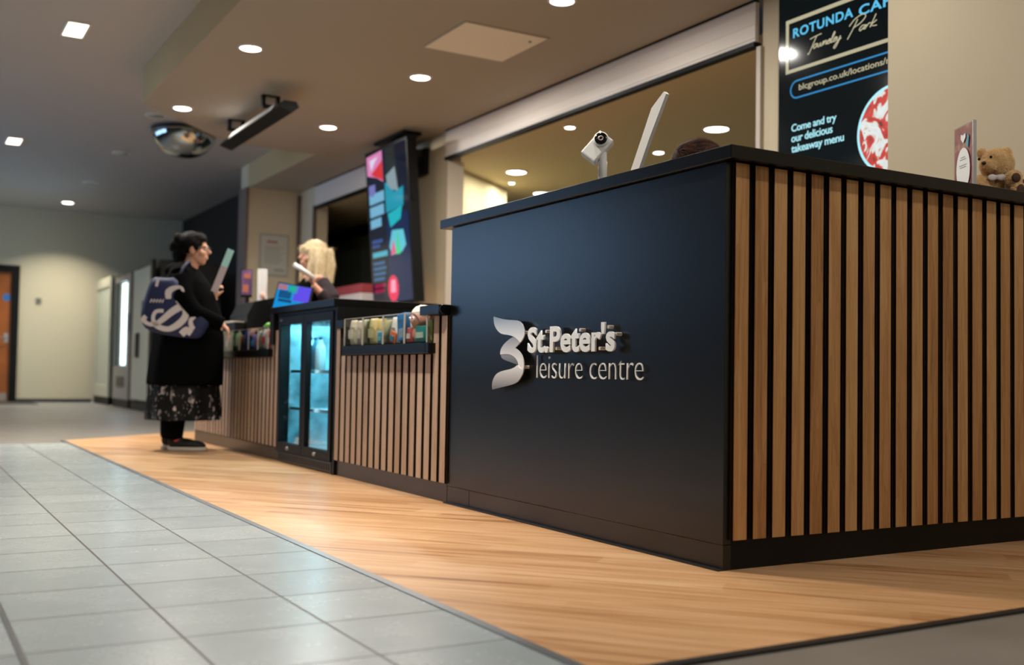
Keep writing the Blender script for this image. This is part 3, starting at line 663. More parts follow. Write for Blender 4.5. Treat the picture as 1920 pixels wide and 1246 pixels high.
obj('display_heading', text_bm('ROTUNDA', .437, .055, MX(XX, 1.985, 2.501), .001, off=.022, sp=1.1), blu, t)
bm = text_bm('CAFE', .262, .055, MX(XX, 1.509, 2.492), .001, off=.022, sp=1.1)
bmesh.ops.bisect_plane(bm, geom=bm.verts[:]+bm.edges[:]+bm.faces[:], plane_co=(0, 1.128, 0), plane_no=(0, -1, 0), clear_outer=True); obj('display_heading', bm, blu, t)
SC = {  # single line pen strokes, unit: x-height 1, width advance last
 'T': ([[(-.5, 2.5), (.6, 2.75), (1.9, 2.9)], [(.9, 2.8), (.6, 1.2), (.15, -.9), (-.1, -.6)]], .75),
 'o': ([[(.75, .95), (.3, .9), (.1, .4), (.35, .02), (.75, .35), (.8, .85), (1.05, .75)]], .95),
 'w': ([[(0, .9), (.12, .15), (.4, .1), (.62, .85), (.7, .15), (1.0, .1), (1.22, .95), (1.4, .8)]], 1.3),
 'n': ([[(0, .9), (.08, .05)], [(.08, .3), (.4, .95), (.62, .7), (.62, .1), (.85, .15)]], .8),
 'e': ([[(.1, .45), (.6, .65), (.5, .98), (.2, .75), (.1, .25), (.4, 0), (.85, .3)]], .78),
 'l': ([[(0, .3), (.45, 1.7), (.35, 2.3), (.15, 1.6), (.12, .2), (.35, .05), (.55, .3)]], .5),
 'y': ([[(0, .9), (.12, .2), (.45, .15), (.7, .9)], [(.7, .9), (.55, -.4), (.15, -1.5), (-.15, -1.2), (.3, -.3), (1.0, .35)]], .95),
 'P': ([[(.55, 2.6), (.35, 1.0), (.0, -.9)], [(-.45, 1.7), (.1, 2.8), (1.1, 3.3), (1.7, 2.6), (1.2, 1.6), (.3, 1.1)]], 1.35),
 'a': ([[(.8, .85), (.35, .95), (.08, .4), (.3, .02), (.7, .5), (.82, .9), (.75, .15), (1.0, .15)]], .95),
 'r': ([[(0, .9), (.08, .05)], [(.08, .35), (.35, .95), (.65, .9)]], .62),
 'k': ([[(.35, 2.4), (.12, .05)], [(.8, 1.1), (.2, .5), (.55, .15), (1.1, .05)]], 1.0)}
def script(word, y0, z0, sz, wx, lw, m_, parent, name):
    x = 0; bm = NB()
    for ch in word:
        st_, adv = SC[ch]
        for pl in st_:
            P3 = [Vector((p[0]+x+.28*p[1], p[1], 0)) for p in pl]; Q = []
            for a in range(len(P3)-1):
                p0, p1, p2, p3 = P3[max(a-1, 0)], P3[a], P3[a+1], P3[min(a+2, len(P3)-1)]
                for q in range(7):
                    u = q/7; Q.append(.5*((2*p1)+(-p0+p2)*u+(2*p0-5*p1+4*p2-p3)*u*u+(-p0+3*p1-3*p2+p3)*u**3))
            Q.append(P3[-1]); W3 = [Vector((XX-.0005, y0-q.x*wx, z0+q.y*sz)) for q in Q]
            tube(bm, W3, lw, 6)
        x += adv
    return obj(name, bm, m_, parent)
script('Towneley', 1.862, 2.402, .024, .0335, .0027, cre, t, 'display_script')
script('Park', 1.575, 2.412, .026, .046, .0027, cre, t, 'display_script')
bm = NB(); quad(bm, 1.955, 1.135, 2.247, 2.256, XX); quad(bm, 1.955, 1.135, 2.150, 2.159, XX)
arc = [(1.953+.053*math.sin(a), 2.203+.053*math.cos(a)) for a in [i*PI/12 for i in range(13)]]
arc2 = [(1.953+.044*math.sin(a), 2.203+.044*math.cos(a)) for a in [i*PI/12 for i in range(13)]]
prism(bm, [(-y, z) for y, z in arc+arc2[::-1]], MX(XX, 0, 0), .001); obj('display_pill', bm, blu2, t)
bm = text_bm('blcgroup.co.uk/locations/rotunda', .80, .045, MX(XX, 1.938, 2.182), .001, off=.008)
bmesh.ops.bisect_plane(bm, geom=bm.verts[:]+bm.edges[:]+bm.faces[:], plane_co=(0, 1.135, 0), plane_no=(0, -1, 0), clear_outer=True); obj('display_address', bm, cre, t)
for s, z, w_, h in (('Come and try', 1.952, .332, .056), ('our delicious', 1.905, .305, .045), ('takeaway menu', 1.832, .385, .058)):
    obj('display_slogan', text_bm(s, w_, h, MX(XX, 1.993, z), .001, off=.010, sp=.95), ice, t)
cy_, cz_, r_ = 1.285, 1.850, .232
def disc_cut(r0, r1, X_, ymin=1.135, nn=64):
    bm = NB(); pts = [(-(cy_+r1*math.cos(2*PI*k/nn)), cz_+r1*math.sin(2*PI*k/nn)) for k in range(nn)]
    prism(bm, pts, MX(X_, 0, 0), .001)
    bmesh.ops.bisect_plane(bm, geom=bm.verts[:]+bm.edges[:]+bm.faces[:], plane_co=(0, ymin, 0), plane_no=(0, -1, 0), clear_outer=True)
    return bm
obj('display_circle', disc_cut(0, r_, XX), ice, t)
m, nt, b, N, L = node_mat('display_dessert'); tc = N('ShaderNodeTexCoord'); n1 = N('ShaderNodeTexNoise'); n1.inputs['Scale'].default_value = 9; n1.inputs['Detail'].default_value = 2; n1.inputs['Distortion'].default_value = 1.6
L(tc.outputs['Object'], n1.inputs['Vector']); c_ = ramp(nt, n1.outputs['Fac'], [(.30, '#3a1a0c'), (.40, '#b81f14'), (.50, '#c93022'), (.56, '#d9dcd4'), (.66, '#dfe8e8'), (.74, '#c8742c')])
nt.nodes['Color Ramp'].color_ramp.interpolation = 'EASE'; L(c_, b.inputs['Emission Color']); b.inputs['Emission Strength'].default_value = .85; b.inputs['Base Color'].default_value = (.01, .01, .01, 1)
obj('display_photo', disc_cut(0, r_-.016, XX-.001), m, t)

# tilted portrait screen
t = thing('promo_screen', 'tilted portrait screen with pink, blue and navy advert hanging by the column', 'screen', (0, 0, 0))
TL = Vector((1.915, 7.50, 2.725)); BL = Vector((2.035, 7.50, 1.25)); Wd = .945
Fm = frame(BL, (0, -1, 0), TL-BL); Hh = (TL-BL).length   # local x right, y up, z out
def fb_(bm, x0, x1, y0, y1, z0, z1, bev=0): return box(bm, x0, x1, y0, y1, z0, z1, bev, Fm)
obj('casing', fb_(NB(), -.025, Wd+.025, -.025, Hh+.025, -.10, -.002), M_dark, t)
obj('display_panel', fb_(NB(), 0, Wd, 0, Hh, -.001, .001), emis('promo_navy', '#030c22', 1), t)
obj('display_right_half', fb_(NB(), Wd*.45, Wd*.98, 0, Hh*.56, .001, .002), emis('promo_blue', '#041c46', 1), t)
def pp(nm, pts, col, z=.002, s=1): 
    bm = NB(); prism(bm, [(x*Wd, y*Hh) for x, y in pts], Fm @ Matrix.Translation((0, 0, z)), .001); return obj(nm, bm, emis('promo_'+nm+col, col, s), t)
pp('display_banner', [(.02, .985), (.42, .995), (.42, .79), (.25, .83), (.02, .86)], '#c778a8')
pp('display_wedge', [(.42, .93), (.42, .80), (.26, .83), (.12, .86)], '#c42a30', .003)
pp('display_white_mark', [(.10, .955), (.32, .965), (.22, .93), (.13, .885)], '#cdc3dc', .003)
pp('display_figure', [(.5, .99), (.72, .995), (.8, .76), (.62, .72), (.5, .8)], '#1c2326')
pp('display_figure', [(.5, .82), (.72, .86), (.78, .70), (.62, .72), (.52, .76)], '#7b8e94', .003)
pp('display_band', [(.46, .78), (.55, .76), (.68, .70), (.9, .72), (.88, .6), (.46, .58)], '#0f88a0', .002)
pp('display_band', [(.5, .57), (.85, .60), (.8, .52), (.55, .48)], '#11a3ae', .003)
pp('display_tower', [(.5, .36), (.58, .46), (.85, .45), (.9, .35), (.8, .31), (.55, .30)], '#5ab5c8', .003)
pp('display_tower', [(.52, .30), (.6, .40), (.66, .31)], '#d05a7a', .004); pp('display_tower', [(.66, .30), (.72, .46), (.76, .30)], '#38c878', .004)
for s, y, h, w_, c_ in (('SUMMER', .66, .075, .38, '#78b8d8'), ('SEASON', .575, .075, .36, '#78b8d8'), ('OPEN', .50, .065, .28, '#7fc0d4')):
    bm = NB(); prism(bm, [(0, 0), (w_*Wd, .01), (w_*Wd, h*Hh), (0, h*Hh-.01)], Fm @ Matrix.Translation((.045*Wd, y*Hh, .002)), .001)
    obj('display_text_block', bm, emis('promo_block', c_, .75) if 'promo_block' not in bpy.data.materials else bpy.data.materials['promo_block'], t)
for k, (y, w_, h, c_) in enumerate(((.40, .27, .022, '#2b4a86'), (.37, .2, .018, '#2b4a86'), (.305, .38, .035, '#45a0b4'), (.255, .3, .02, '#285c86'), (.22, .33, .02, '#285c86'), (.185, .31, .02, '#285c86'), (.15, .28, .02, '#285c86'), (.105, .3, .022, '#8a1840'), (.07, .26, .022, '#8a1840'))):
    pp('display_line', [(.06, y), (.06+w_, y), (.06+w_, y+h), (.06, y+h)], c_, .002)
pp('display_dot', [(.05, .79+0*0), (.21, .79), (.21, .73), (.13, .71), (.05, .73)], '#6a6aa8', .003)
pp('display_badge', [(.54+.13*math.cos(a), .085+.085*math.sin(a)) for a in [2*PI*k/28 for k in range(28)]], '#dd2c55', .003)
pp('display_badge', [(.48, .06), (.6, .06), (.6, .14), (.5, .14)], '#e59ab4', .004)
bm = NB(); box(bm, 2.0, 2.32, 6.95, 7.1, 2.60, 2.66); box(bm, 2.28, 2.33, 6.9, 7.15, 2.5, 2.75); box(bm, 2.05, 2.1, 6.6, 7.3, 2.60, 2.66); obj('wall_arm', bm, M_dark, t)
bm = NB(); box(bm, 1.96, 2.15, 6.7, 7.4, HS-.03, HS); box(bm, 2.02, 2.06, 6.9, 7.1, 2.7, HS); obj('ceiling_mount', bm, M_dark, t)
bm = NB(); fb_(bm, Wd+.025, Wd+.04, .62*Hh, .66*Hh, -.08, -.02); obj('side_latch', bm, M_dark, t)

# ================================================================== objects on the desk
# small white camera
t = thing('desk_camera', 'small white box camera with a black round lens on a short post', 'camera', (.15, .852, 1.247))
bm = NB(); lathe(bm, [(0, 0), (.03, 0), (.028, .006), (0, .006)], 24); obj('base', bm, M_white, t, True)
bm = NB(); lathe(bm, [(0, .004), (.0165, .004), (.0165, .115), (.0145, .118), (.0145, .15), (0, .15)], 24); obj('post', bm, M_white, t, True)
vt = Vector((-.503, -.863, -.04)).normalized(); rt = Vector((.8636, -.504, .017)); up = Vector((-.02, 0, 1))
nrm = (vt*.93+rt*(-.14)+up*.22).normalized(); ax = (rt*.66+up*.72-vt*.12); ax = (ax-nrm*ax.dot(nrm)).normalized()
cc = Vector((-.012, .012, .172)); Fc = frame(cc, ax, nrm.cross(ax))
obj('camera_body', box(NB(), -.062, .050, -.034, .034, -.022, .022, .006, Fc), M_white, t, label='tilted flat white box body')
bm = NB(); lathe(bm, [(0, 0), (.0285, 0), (.0285, .010), (.026, .013), (0, .013)], 32, Fc @ Matrix.Translation((.022, .004, .020))); cb_ = obj('lens_ring', bm, M_white, t, True)
bm = NB(); lathe(bm, [(0, 0), (.0235, 0), (.0235, .004), (.013, .004), (.011, .001), (0, .001)], 32, Fc @ Matrix.Translation((.022, .004, .0325))); obj('lens', bm, mat('lens_black', '#050506', .12), t, True)
bm = NB(); lathe(bm, [(.010, .0), (.0105, .003), (.005, .002), (.005, 0)], 24, Fc @ Matrix.Translation((.022, .004, .0345))); obj('lens_core', bm, mat('lens_core', '#8a7a78', .3), t, True)
bm = NB(); box(bm, -.03, .01, -.012, .012, -.045, -.018, .003, Fc); obj('hinge', bm, M_dark, t)
# white slanted board
t = thing('slanted_board', 'tall thin white board leaning right with a pointed top, on the desk ledge', 'board', (.15, .60, 1.247))
pts = [(.6848, 1.250), (.5522, 1.5013), (.4847, 1.5447), (.4728, 1.5309), (.5771, 1.376), (.583, 1.360), (.645, 1.250)]
pts = [(.70, 1.2475)]+[(.5522, 1.5013), (.4847, 1.5447), (.4715, 1.5340), (.5640, 1.395), (.575, 1.376), (.651, 1.2475)]
bm = NB(); prism(bm, [(-(y-.60), z-1.247) for y, z in pts], MX(.008, 0, 0), .014); obj('board', bm, mat('white_board', '#dcdad8', .5), t)
bm = NB(); box(bm, -.02, .02, .03, .12, 0, .012, .003); obj('foot', bm, M_white, t)
# leaflet in an acrylic stand
t = thing('leaflet_stand', 'upright acrylic stand with a red leaflet and white oval, beside the teddy bear', 'leaflet stand', (1.385, .22, 1.247), math.radians(-28))
bm = NB(); box(bm, -.006, -.004, -.078, .078, 0, .295); box(bm, .002, .004, -.078, .078, 0, .295); box(bm, -.03, .07, -.078, .078, 0, .003)
obj('holder', bm, M_acr, t)
bm = NB(); box(bm, -.008, .006, -.0815, -.078, 0, .297); box(bm, .06, .09, -.078, .078, 0, .02); obj('holder_edge', bm, mat('holder_edge', '#b8bab6', .2), t)
m, nt, b, N, L = node_mat('leaflet_print'); tc = N('ShaderNodeTexCoord'); n1 = N('ShaderNodeTexNoise'); n1.inputs['Scale'].default_value = 16; n1.inputs['Detail'].default_value = 2; L(tc.outputs['Object'], n1.inputs['Vector'])
L(ramp(nt, n1.outputs['Fac'], [(.32, '#5a3230'), (.43, '#b84450'), (.56, '#d05868'), (.64, '#e0a890')]), b.inputs['Base Color']); b.inputs['Roughness'].default_value = .35
obj('leaflet', box(NB(), -.0035, .0015, -.077, .077, .005, .293), m, t)
bm = NB(); prism(bm, [(.055*math.cos(a), .125+.083*math.sin(a)) for a in [2*PI*k/40 for k in range(40)]], MX(-.0065, 0, 0), .001); obj('white_oval', bm, M_white, t)
bm = NB(); prism(bm, [(-.02, .245), (.0, .225), (.02, .245), (.018, .262), (0, .255), (-.018, .262)], MX(-.0065, 0, 0), .001); obj('white_heart', bm, M_white, t)
bm = NB(); prism(bm, [(.022, .215), (.04, .20), (.048, .245), (.034, .255)], MX(-.0065, 0, 0), .001); obj('teal_shirt_print', bm, mat('teal_print', '#2b92a5', .5), t)
bm = NB()
for z, h_ in ((.170, .35), (.162, .5), (.140, .6), (.132, .5)): box(bm, -.0082, -.0075, -.05*h_, .05*h_, z, z+.0025)
obj('small_print', bm, mat('grey_print', '#8a8a8e', .6), t)
# teddy bear
t = thing('teddy_bear', 'honey coloured teddy bear slumped to the left with a white ribbon on the desk end', 'soft toy', (1.53, .2, 1.247), math.atan2(-.504, .8636))
bm = NB()
ell(bm, (.012, .02, .062), (.058, .05, .062)); ell(bm, (.012, 0, .158), (.062, .056, .060)); ell(bm, (-.036, -.034, .146), (.032, .028, .026))
ell(bm, (.055, .012, .205), (.022, .014, .022)); ell(bm, (-.035, .028, .205), (.020, .014, .022))
tube(bm, [(-.02, -.01, .088), (-.06, -.02, .088), (-.085, -.03, .075)], [.024, .025, .021]); ell(bm, (-.088, -.032, .074), (.022, .02, .02))
tube(bm, [(.045, -.01, .09), (.05, -.05, .095), (.04, -.078, .092)], [.026, .027, .026]); ell(bm, (.038, -.085, .09), (.030, .022, .030))
tube(bm, [(-.01, 0, .035), (-.05, -.05, .032), (-.075, -.075, .034)], [.035, .032, .028]); ell(bm, (-.078, -.08, .04), (.026, .022, .034))
tube(bm, [(.045, 0, .035), (.05, -.06, .032), (.05, -.09, .034)], [.035, .032, .028]); ell(bm, (.05, -.095, .04), (.026, .022, .034))
bm = remesh(bm, .0045, 3); M_fur = mat('bear_fur', '#dcb985', .95, spec=.1, var=.18, vscale=60)
bm.verts.ensure_lookup_table(); rnd = random.Random(7)
fur = NB(); faces = list(bm.faces)
for f in faces:
    for _ in range(2):
        vs = f.verts; a_, b2 = rnd.random(), rnd.random(); p = vs[0].co.lerp(vs[1].co, a_).lerp(vs[-1].co.lerp(vs[2].co, a_) if len(vs) > 3 else vs[2].co, b2)
        n_ = f.normal; d_ = (n_+Vector((rnd.uniform(-.8, .8), rnd.uniform(-.8, .8), rnd.uniform(-.9, .5)))).normalized()*rnd.uniform(.005, .010)
        s_ = n_.orthogonal().normalized()*.0009
        q1, q2, q3 = fur.verts.new(p-s_), fur.verts.new(p+s_), fur.verts.new(p+d_); fur.faces.new((q1, q2, q3))
body = obj('bear_body', bm, M_fur, t, True)
f_o = obj('fur_pile', fur, mat('bear_fur_tips', '#eed2a6', .95, spec=.1), t); f_o['kind'] = 'stuff'
bm = NB(); ell(bm, (-.062, -.052, .152), (.009, .008, .007)); obj('bear_nose', bm, mat('bear_nose', '#2a1b14', .4), t, True)
for x, y, z in ((-.034, -.047, .176), (-.068, -.022, .172)):
    bm = NB(); ell(bm, (x, y-.004, z), (.0055, .0055, .0055)); obj('bear_eye', bm, mat('bear_eye', '#120c0a', .1), t, True)
bm = NB(); ell(bm, (.036, -.1065, .088), (.017, .006, .018)); ell(bm, (.05, -.115, .04), (.016, .006, .022)); obj('paw_pads', bm, mat('paw_pad', '#4a2f22', .7), t, True)
bm = NB()
rg = [[(.0135+.052*math.cos(a)*sc, .012+.046*math.sin(a)*sc-.002, z+.006*math.cos(a)) for a in [2*PI*k/28 for k in range(28)]] for z, sc in ((.095, 1.13), (.104, 1.2), (.113, 1.1))]
loft(bm, rg, False); ell(bm, (-.028, -.05, .098), (.018, .006, .012)); ell(bm, (.004, -.06, .096), (.018, .006, .012)); ell(bm, (.03, -.052, .062), (.012, .004, .026)); obj('ribbon', bm, mat('white_ribbon', '#e4dde0', .7), t, True)
# dark box at the frame edge
t = thing('document_box', 'dark brown upright box behind the teddy bear at the right edge', 'box', (1.72, .2, 1.247))
bm = NB(); box(bm, -.05, .05, -.04, .12, 0, .11, .004); obj('box_body', bm, mat('dark_brown_card', '#251b15', .7), t)
bm = NB(); box(bm, -.052, .052, -.042, .122, .085, .112, .003); obj('box_lid', bm, mat('dark_brown_lid', '#2e221a', .7), t)

# ================================================================== items on the far counter
def panel(name, tl, tr, bl, th, m_, parent, inset=0, z=0):
    tl, tr, bl = Vector(tl), Vector(tr), Vector(bl); u = tr-tl; v = tl-bl; F_ = frame(bl, u, v); w_, h = u.length, (v-u.normalized()*v.dot(u.normalized())).length
    bm = NB(); box(bm, inset, w_-inset, inset, h-inset, z-th, z, 0, F_); return obj(name, bm, m_, parent), F_, w_, h
t = thing('till_monitor', 'tilted till monitor with a bright blue and purple display', 'monitor', (0, 0, 0))
tl, tr, bl = (.185, 5.20, 1.230), (.40, 5.06, 1.190), (.225, 5.10, .965)
_, F_, w_, h_ = panel('casing', tl, tr, bl, .03, M_dark, t)
panel('display', tl, tr, bl, .002, emis('till_blue', '#0c86c8', 1), t, .008, .003)
for x0, x1, y0, y1, c in ((.52, .97, .52, .96, '#5a48d8'), (.35, .6, .74, .95, '#1fa08c'), (.03, .3, .8, .95, '#a06a7c'), (.1, .45, .55, .78, '#0f4a7a'), (.12, .5, .44, .52, '#123d5e'), (.15, .6, .03, .12, '#9ad2f0')):
    bm = NB(); box(bm, x0*w_, x1*w_, y0*h_, y1*h_, .0035, .0045, 0, F_); obj('display_tile', bm, emis('till_'+c, c, 1), t)
bm = NB(); tube(bm, [(.30, 5.16, 1.05), (.32, 5.22, .9), (.33, 5.22, .745)], .015); box(bm, .23, .43, 5.12, 5.32, .73, .745, .003); obj('stand', bm, M_dark, t)
t = thing('receipt_printer', 'squat black receipt printer left of the blue till monitor', 'printer', (.135, 5.98, .73))
bm = NB(); box(bm, 0, .16, -.12, .12, 0, .14, .01); obj('printer_body', bm, M_dark, t); obj('printer_lid', box(NB(), .01, .15, -.11, .11, .141, .16, .006), M_trim, t)
bm = NB(); box(bm, -.004, .0, -.09, .03, .04, .075); obj('paper_slot', bm, M_white, t)
t = thing('cash_till', 'black slab shaped till with a sloping top on the far counter', 'till', (.12, 5.50, .73))
bm = NB(); prism(bm, [(0, .04), (.30, .04), (.30, .40), (.05, .34), (.0, .24)], Matrix(((1, 0, 0, 0), (0, 0, 1, -.2), (0, 1, 0, 0), (0, 0, 0, 1))), .46); obj('till_body', bm, M_dark, t)
obj('till_foot', box(NB(), .01, .29, -.19, .25, 0, .04), M_trim, t)
bm = NB(); box(bm, -.012, -.002, -.19, .12, .02, .07, .002); obj('grey_edge', bm, mat('mid_grey', '#4c4e50', .4), t)
t = thing('paper_stack', 'small stack of cream paper slips in front of the black till', 'paper', (.055, 5.52, .93))
for k in range(2): obj('paper_sheet', box(NB(), -.02-.0*k, .05, -.20+.11*k, .16, .006*k-.015, .006*k-.008), mat('cream_paper_%d' % k, '#d6ccb8', .7), t)
obj('paper_tray', box(NB(), -.02, .045, -.2, .17, -.20, -.0155), M_dark, t)
t = thing('green_pack', 'low bright green crumpled pack beside the fridge housing', 'goods pack', (.05, 4.47, .86))
bm = NB(); ell(bm, (0, 0, 0), (.04, .16, .022), u=30, v=14)
for v in bm.verts: v.co.z += .01*noise.noise(v.co*25)
obj('pack_body', bm, mat('bright_green', '#58a838', .4), t, True)
obj('pack_tray', box(NB(), -.04, .05, -.17, .17, -.13, -.018), M_dark, t)
t = thing('brochure_rack', 'stand with purple leaflets on the far counter below the wall notice', 'leaflet stand', (.37, 6.05, .73))
obj('rack_base', box(NB(), -.09, .04, -.05, .08, 0, .02), M_dark, t); obj('rack_stem', box(NB(), -.05, -.02, .0, .02, .02, .5), M_dark, t)
obj('rack_plate', box(NB(), -.09, .0, -.005, .012, .42, .645), M_dark, t)
bm = NB(); box(bm, -.088, -.005, -.012, -.006, .44, .64); obj('purple_leaflet', bm, mat('purple_leaflet', '#6c4a78', .4, var=.5, vscale=25), t)
bm = NB(); box(bm, -.08, -.035, -.016, -.012, .46, .52); box(bm, -.07, -.02, -.016, -.012, .57, .61); obj('leaflet_picture', bm, mat('leaflet_picture', '#b0684e', .4), t)
t = thing('white_card_holder', 'tall narrow white card box beside the purple leaflets', 'box', (.435, 6.0, .73))
bm = NB(); box(bm, -.03, .035, -.03, .03, 0, .65, .003); obj('holder_body', bm, M_white, t); obj('holder_lip', box(NB(), -.032, .037, -.034, -.03, .3, .45), mat('pale_lip', '#cfcfd2', .4), t)
# wall notice
t = thing('wall_notice', 'framed paper notice with a small red heading on the beige wall block', 'notice', (2.0, 10.677, 2.02))
obj('notice_frame', box(NB(), -.19, .19, -.02, 0, -.265, .265, .003), mat('notice_frame', '#b5b3a6', .4), t)
obj('notice_sheet', box(NB(), -.165, .165, -.023, -.02, -.24, .24), mat('notice_sheet', '#cfccc0', .6), t)
bm = NB(); box(bm, -.1, .04, -.025, -.023, .15, .18); obj('notice_heading', bm, mat('notice_red', '#b07a70', .6), t)
bm = NB()
for k in range(9): box(bm, -.13, .12-(k % 3)*.03, -.025, -.023, .1-k*.026, .108-k*.026)
box(bm, 0, .13, -.025, -.023, -.2, -.175); obj('notice_lines', bm, mat('notice_grey', '#a19f98', .6), t)
# red and white carton on the back ledge
t = thing('staff_cabinet', 'low cabinet against the wall under the far opening, behind the clerk', 'cabinet', (2.08, 7.9, 0))
obj('cabinet_body', box(NB(), -.2, .24, -.7, 1.4, 0, 1.18), mat('cabinet_grey', '#4a4742', .6), t); obj('cabinet_top', box(NB(), -.22, .245, -.72, 1.42, 1.18, 1.2), M_dark, t)
obj('cabinet_door', box(NB(), -.212, -.2, -.68, .3, .05, 1.15), mat('cabinet_door', '#555149', .5), t)
t = thing('red_white_carton', 'wide white carton with a red upper band behind the clerk', 'box', (2.05, 7.95, 1.20))
obj('carton_body', box(NB(), -.15, .15, -.45, .52, 0, .16, .004), mat('carton_white', '#b8aeab', .6), t)
obj('red_band', box(NB(), -.152, .152, -.452, .522, .16, .25, .004), mat('carton_red', '#8a2f33', .6), t)
bm = NB(); box(bm, -.153, -.151, -.4, .45, .07, .09); obj('carton_print', bm, mat('carton_print', '#9a4a4a', .6), t)
# switch plate on far wall, mat
t = thing('wall_switch', 'small grey switch plate on the pale far wall right of the door', 'switch', (-.07, 16.5, 1.65))
obj('plate', box(NB(), -.045, .045, -.02, 0, -.045, .045, .004), mat('switch_grey', '#8e8b80', .4), t); obj('rocker', box(NB(), -.015, .015, -.027, -.02, -.02, .02, .002), M_trim, t)
bm = NB(); box(bm, -1.5, -.15, 15.3, 16.35, -.004, .006, .003); o = tag(obj('door_mat', bm, mat('door_mat_pile', '#3a3734', .95, bump=.4, bscale=300)), 'dark door mat on the grey floor in front of the brown door', 'mat')

# ================================================================== vending machines (front faces in the plane X = .784)
XV = .784
M_vend = mat('vending_beige', '#b3ae98', .45)
def vend(y0, y1, lb): 
    t_ = thing('vending_machine', lb, 'vending machine', (XV, y0, 0), 0, 'row of vending machines at the far end')
    w_ = y1-y0; obj('cabinet', box(NB(), .10, .85, 0, w_, .0, 2.0, .01), mat('vending_black', '#131313', .5) if 'vending_black' not in bpy.data.materials else bpy.data.materials['vending_black'], t_)
    return t_, w_
t, w_ = vend(14.95, 16.3, 'farthest vending machine, with a tall dim glass front, against the far wall')
bm = NB(); box(bm, 0, .04, 0, .1, .12, 2.0); box(bm, 0, .04, w_-.1, w_, .12, 2.0); box(bm, 0, .04, .1, w_-.1, 1.85, 2.0); box(bm, 0, .04, .1, w_-.1, .12, .3); obj('door_frame', bm, M_vend, t)
obj('door_glass', box(NB(), .02, .03, .1, w_-.1, .3, 1.85), mat('misty_panel', '#a9b0a0', .15, spec=.7), t); obj('kick_panel', box(NB(), .01, .05, 0, w_, 0, .12), M_dark, t)
t, w_ = vend(13.36, 14.55, 'middle vending machine with a bright white vertical light tube')
bm = NB(); box(bm, 0, .04, 0, .14, .12, 1.93); box(bm, 0, .04, w_-.05, w_, .12, 1.93); box(bm, 0, .04, .14, w_-.05, 1.84, 1.93); box(bm, 0, .04, .14, w_-.05, .12, .6); obj('door_frame', bm, mat('vending_grey', '#8d877c', .45), t)
obj('light_panel', box(NB(), .045, .055, .52, .86, .62, 1.82), emis('vending_tube', '#e6f6ff', 9), t); obj('bay_lining', box(NB(), .06, .1, 0, w_, .12, 1.9), mat('bay_lining', '#a9aca6', .5), t)
obj('product_window', box(NB(), .03, .034, .14, w_-.05, .6, 1.84), M_glass, t)
bm = NB(); box(bm, .045, .06, .15, .49, .6, 1.84); obj('product_bay', bm, mat('bay_grey', '#99a0a0', .4), t)
for z in (.85, 1.1, 1.35, 1.6): obj('product_shelf', box(NB(), .04, .055, .15, .49, z, z+.02), M_trim, t)
bm = NB(); box(bm, -.01, 0, .02, .12, 1.1, 1.35); obj('coin_panel', bm, mat('coin_panel_blue', '#39406a', .4), t)
bm = NB(); box(bm, -.006, 0, .3, .9, .3, .45); obj('delivery_flap', bm, M_trim, t); obj('kick_panel', box(NB(), .01, .05, 0, w_, 0, .12), M_dark, t)
t, w_ = vend(11.9, 13.2, 'nearest vending machine with a plain beige door and black handle')
obj('door_panel', box(NB(), 0, .04, .15, w_-.05, .14, 1.93, .008), M_vend, t); obj('door_handle', box(NB(), -.03, 0, .75, .9, .72, 1.05, .01), M_dark, t); obj('coin_slot', box(NB(), -.01, 0, .35, .6, 1.32, 1.48, .01), M_dark, t)
obj('kick_panel', box(NB(), .01, .05, 0, w_, 0, .12), M_dark, t); obj('hinge_side', box(NB(), 0, .04, 0, .15, .0, 2.0), M_dark, t)

# ================================================================== PEOPLE
def hairmat(nm, c0, c1, sc, rough=.55):
    m, nt, b, N, L = node_mat(nm); tc = N('ShaderNodeTexCoord'); mp = N('ShaderNodeMapping'); mp.inputs['Scale'].default_value = sc; L(tc.outputs['Object'], mp.inputs[0])
    n = N('ShaderNodeTexNoise'); n.inputs['Scale'].default_value = 1; n.inputs['Detail'].default_value = 4; n.inputs['Distortion'].default_value = .25; L(mp.outputs[0], n.inputs['Vector'])
    L(ramp(nt, n.outputs['Fac'], [(.35, c0), (.68, c1)]), b.inputs['Base Color']); b.inputs['Roughness'].default_value = rough; b.inputs['Specular IOR Level'].default_value = .15
    bp = N('ShaderNodeBump'); bp.inputs['Strength'].default_value = .8; bp.inputs['Distance'].default_value = .006; L(n.outputs['Fac'], bp.inputs['Height']); L(bp.outputs[0], b.inputs['Normal'])
    return m
def strands(bm_src, n, flow, ln, wd, m_, parent, seed):
    rn = random.Random(seed); fs = [f for f in bm_src.faces]; st = NB()
    for _ in range(n):
        f = rn.choice(fs); p = f.calc_center_median()+Vector((rn.uniform(-.003, .003),)*3); nn = f.normal
        d = Vector(flow); d = d-nn*d.dot(nn)
        if d.length < .2: d = Vector((0, -1, 0)); d = d-nn*d.dot(nn)
        d = (d.normalized()+Vector((rn.uniform(-.2, .2), rn.uniform(-.2, .2), rn.uniform(-.2, .2)))).normalized(); w_ = d.cross(nn).normalized()*wd
        l_ = ln*rn.uniform(.5, 1.2); a = p+nn*.0005; m2 = p+d*l_*.5+nn*.0035; e_ = p+d*l_+nn*.0005
        q = [st.verts.new(a-w_), st.verts.new(a+w_), st.verts.new(m2+w_), st.verts.new(m2-w_), st.verts.new(e_)]
        st.faces.new(q[:4]); st.faces.new((q[3], q[2], q[4]))
    me = bpy.data.meshes.new('hair_strands'); st.to_mesh(me); st.free(); me.materials.append(m_)
    o = bpy.data.objects.new('hair_strands', me); COL.objects.link(o); o.parent = parent; o['kind'] = 'stuff'
SKIN = mat('skin_light', '#d8a287', .5, spec=.35); SKINP = mat('skin_pink', '#d9a08a', .5, spec=.35)
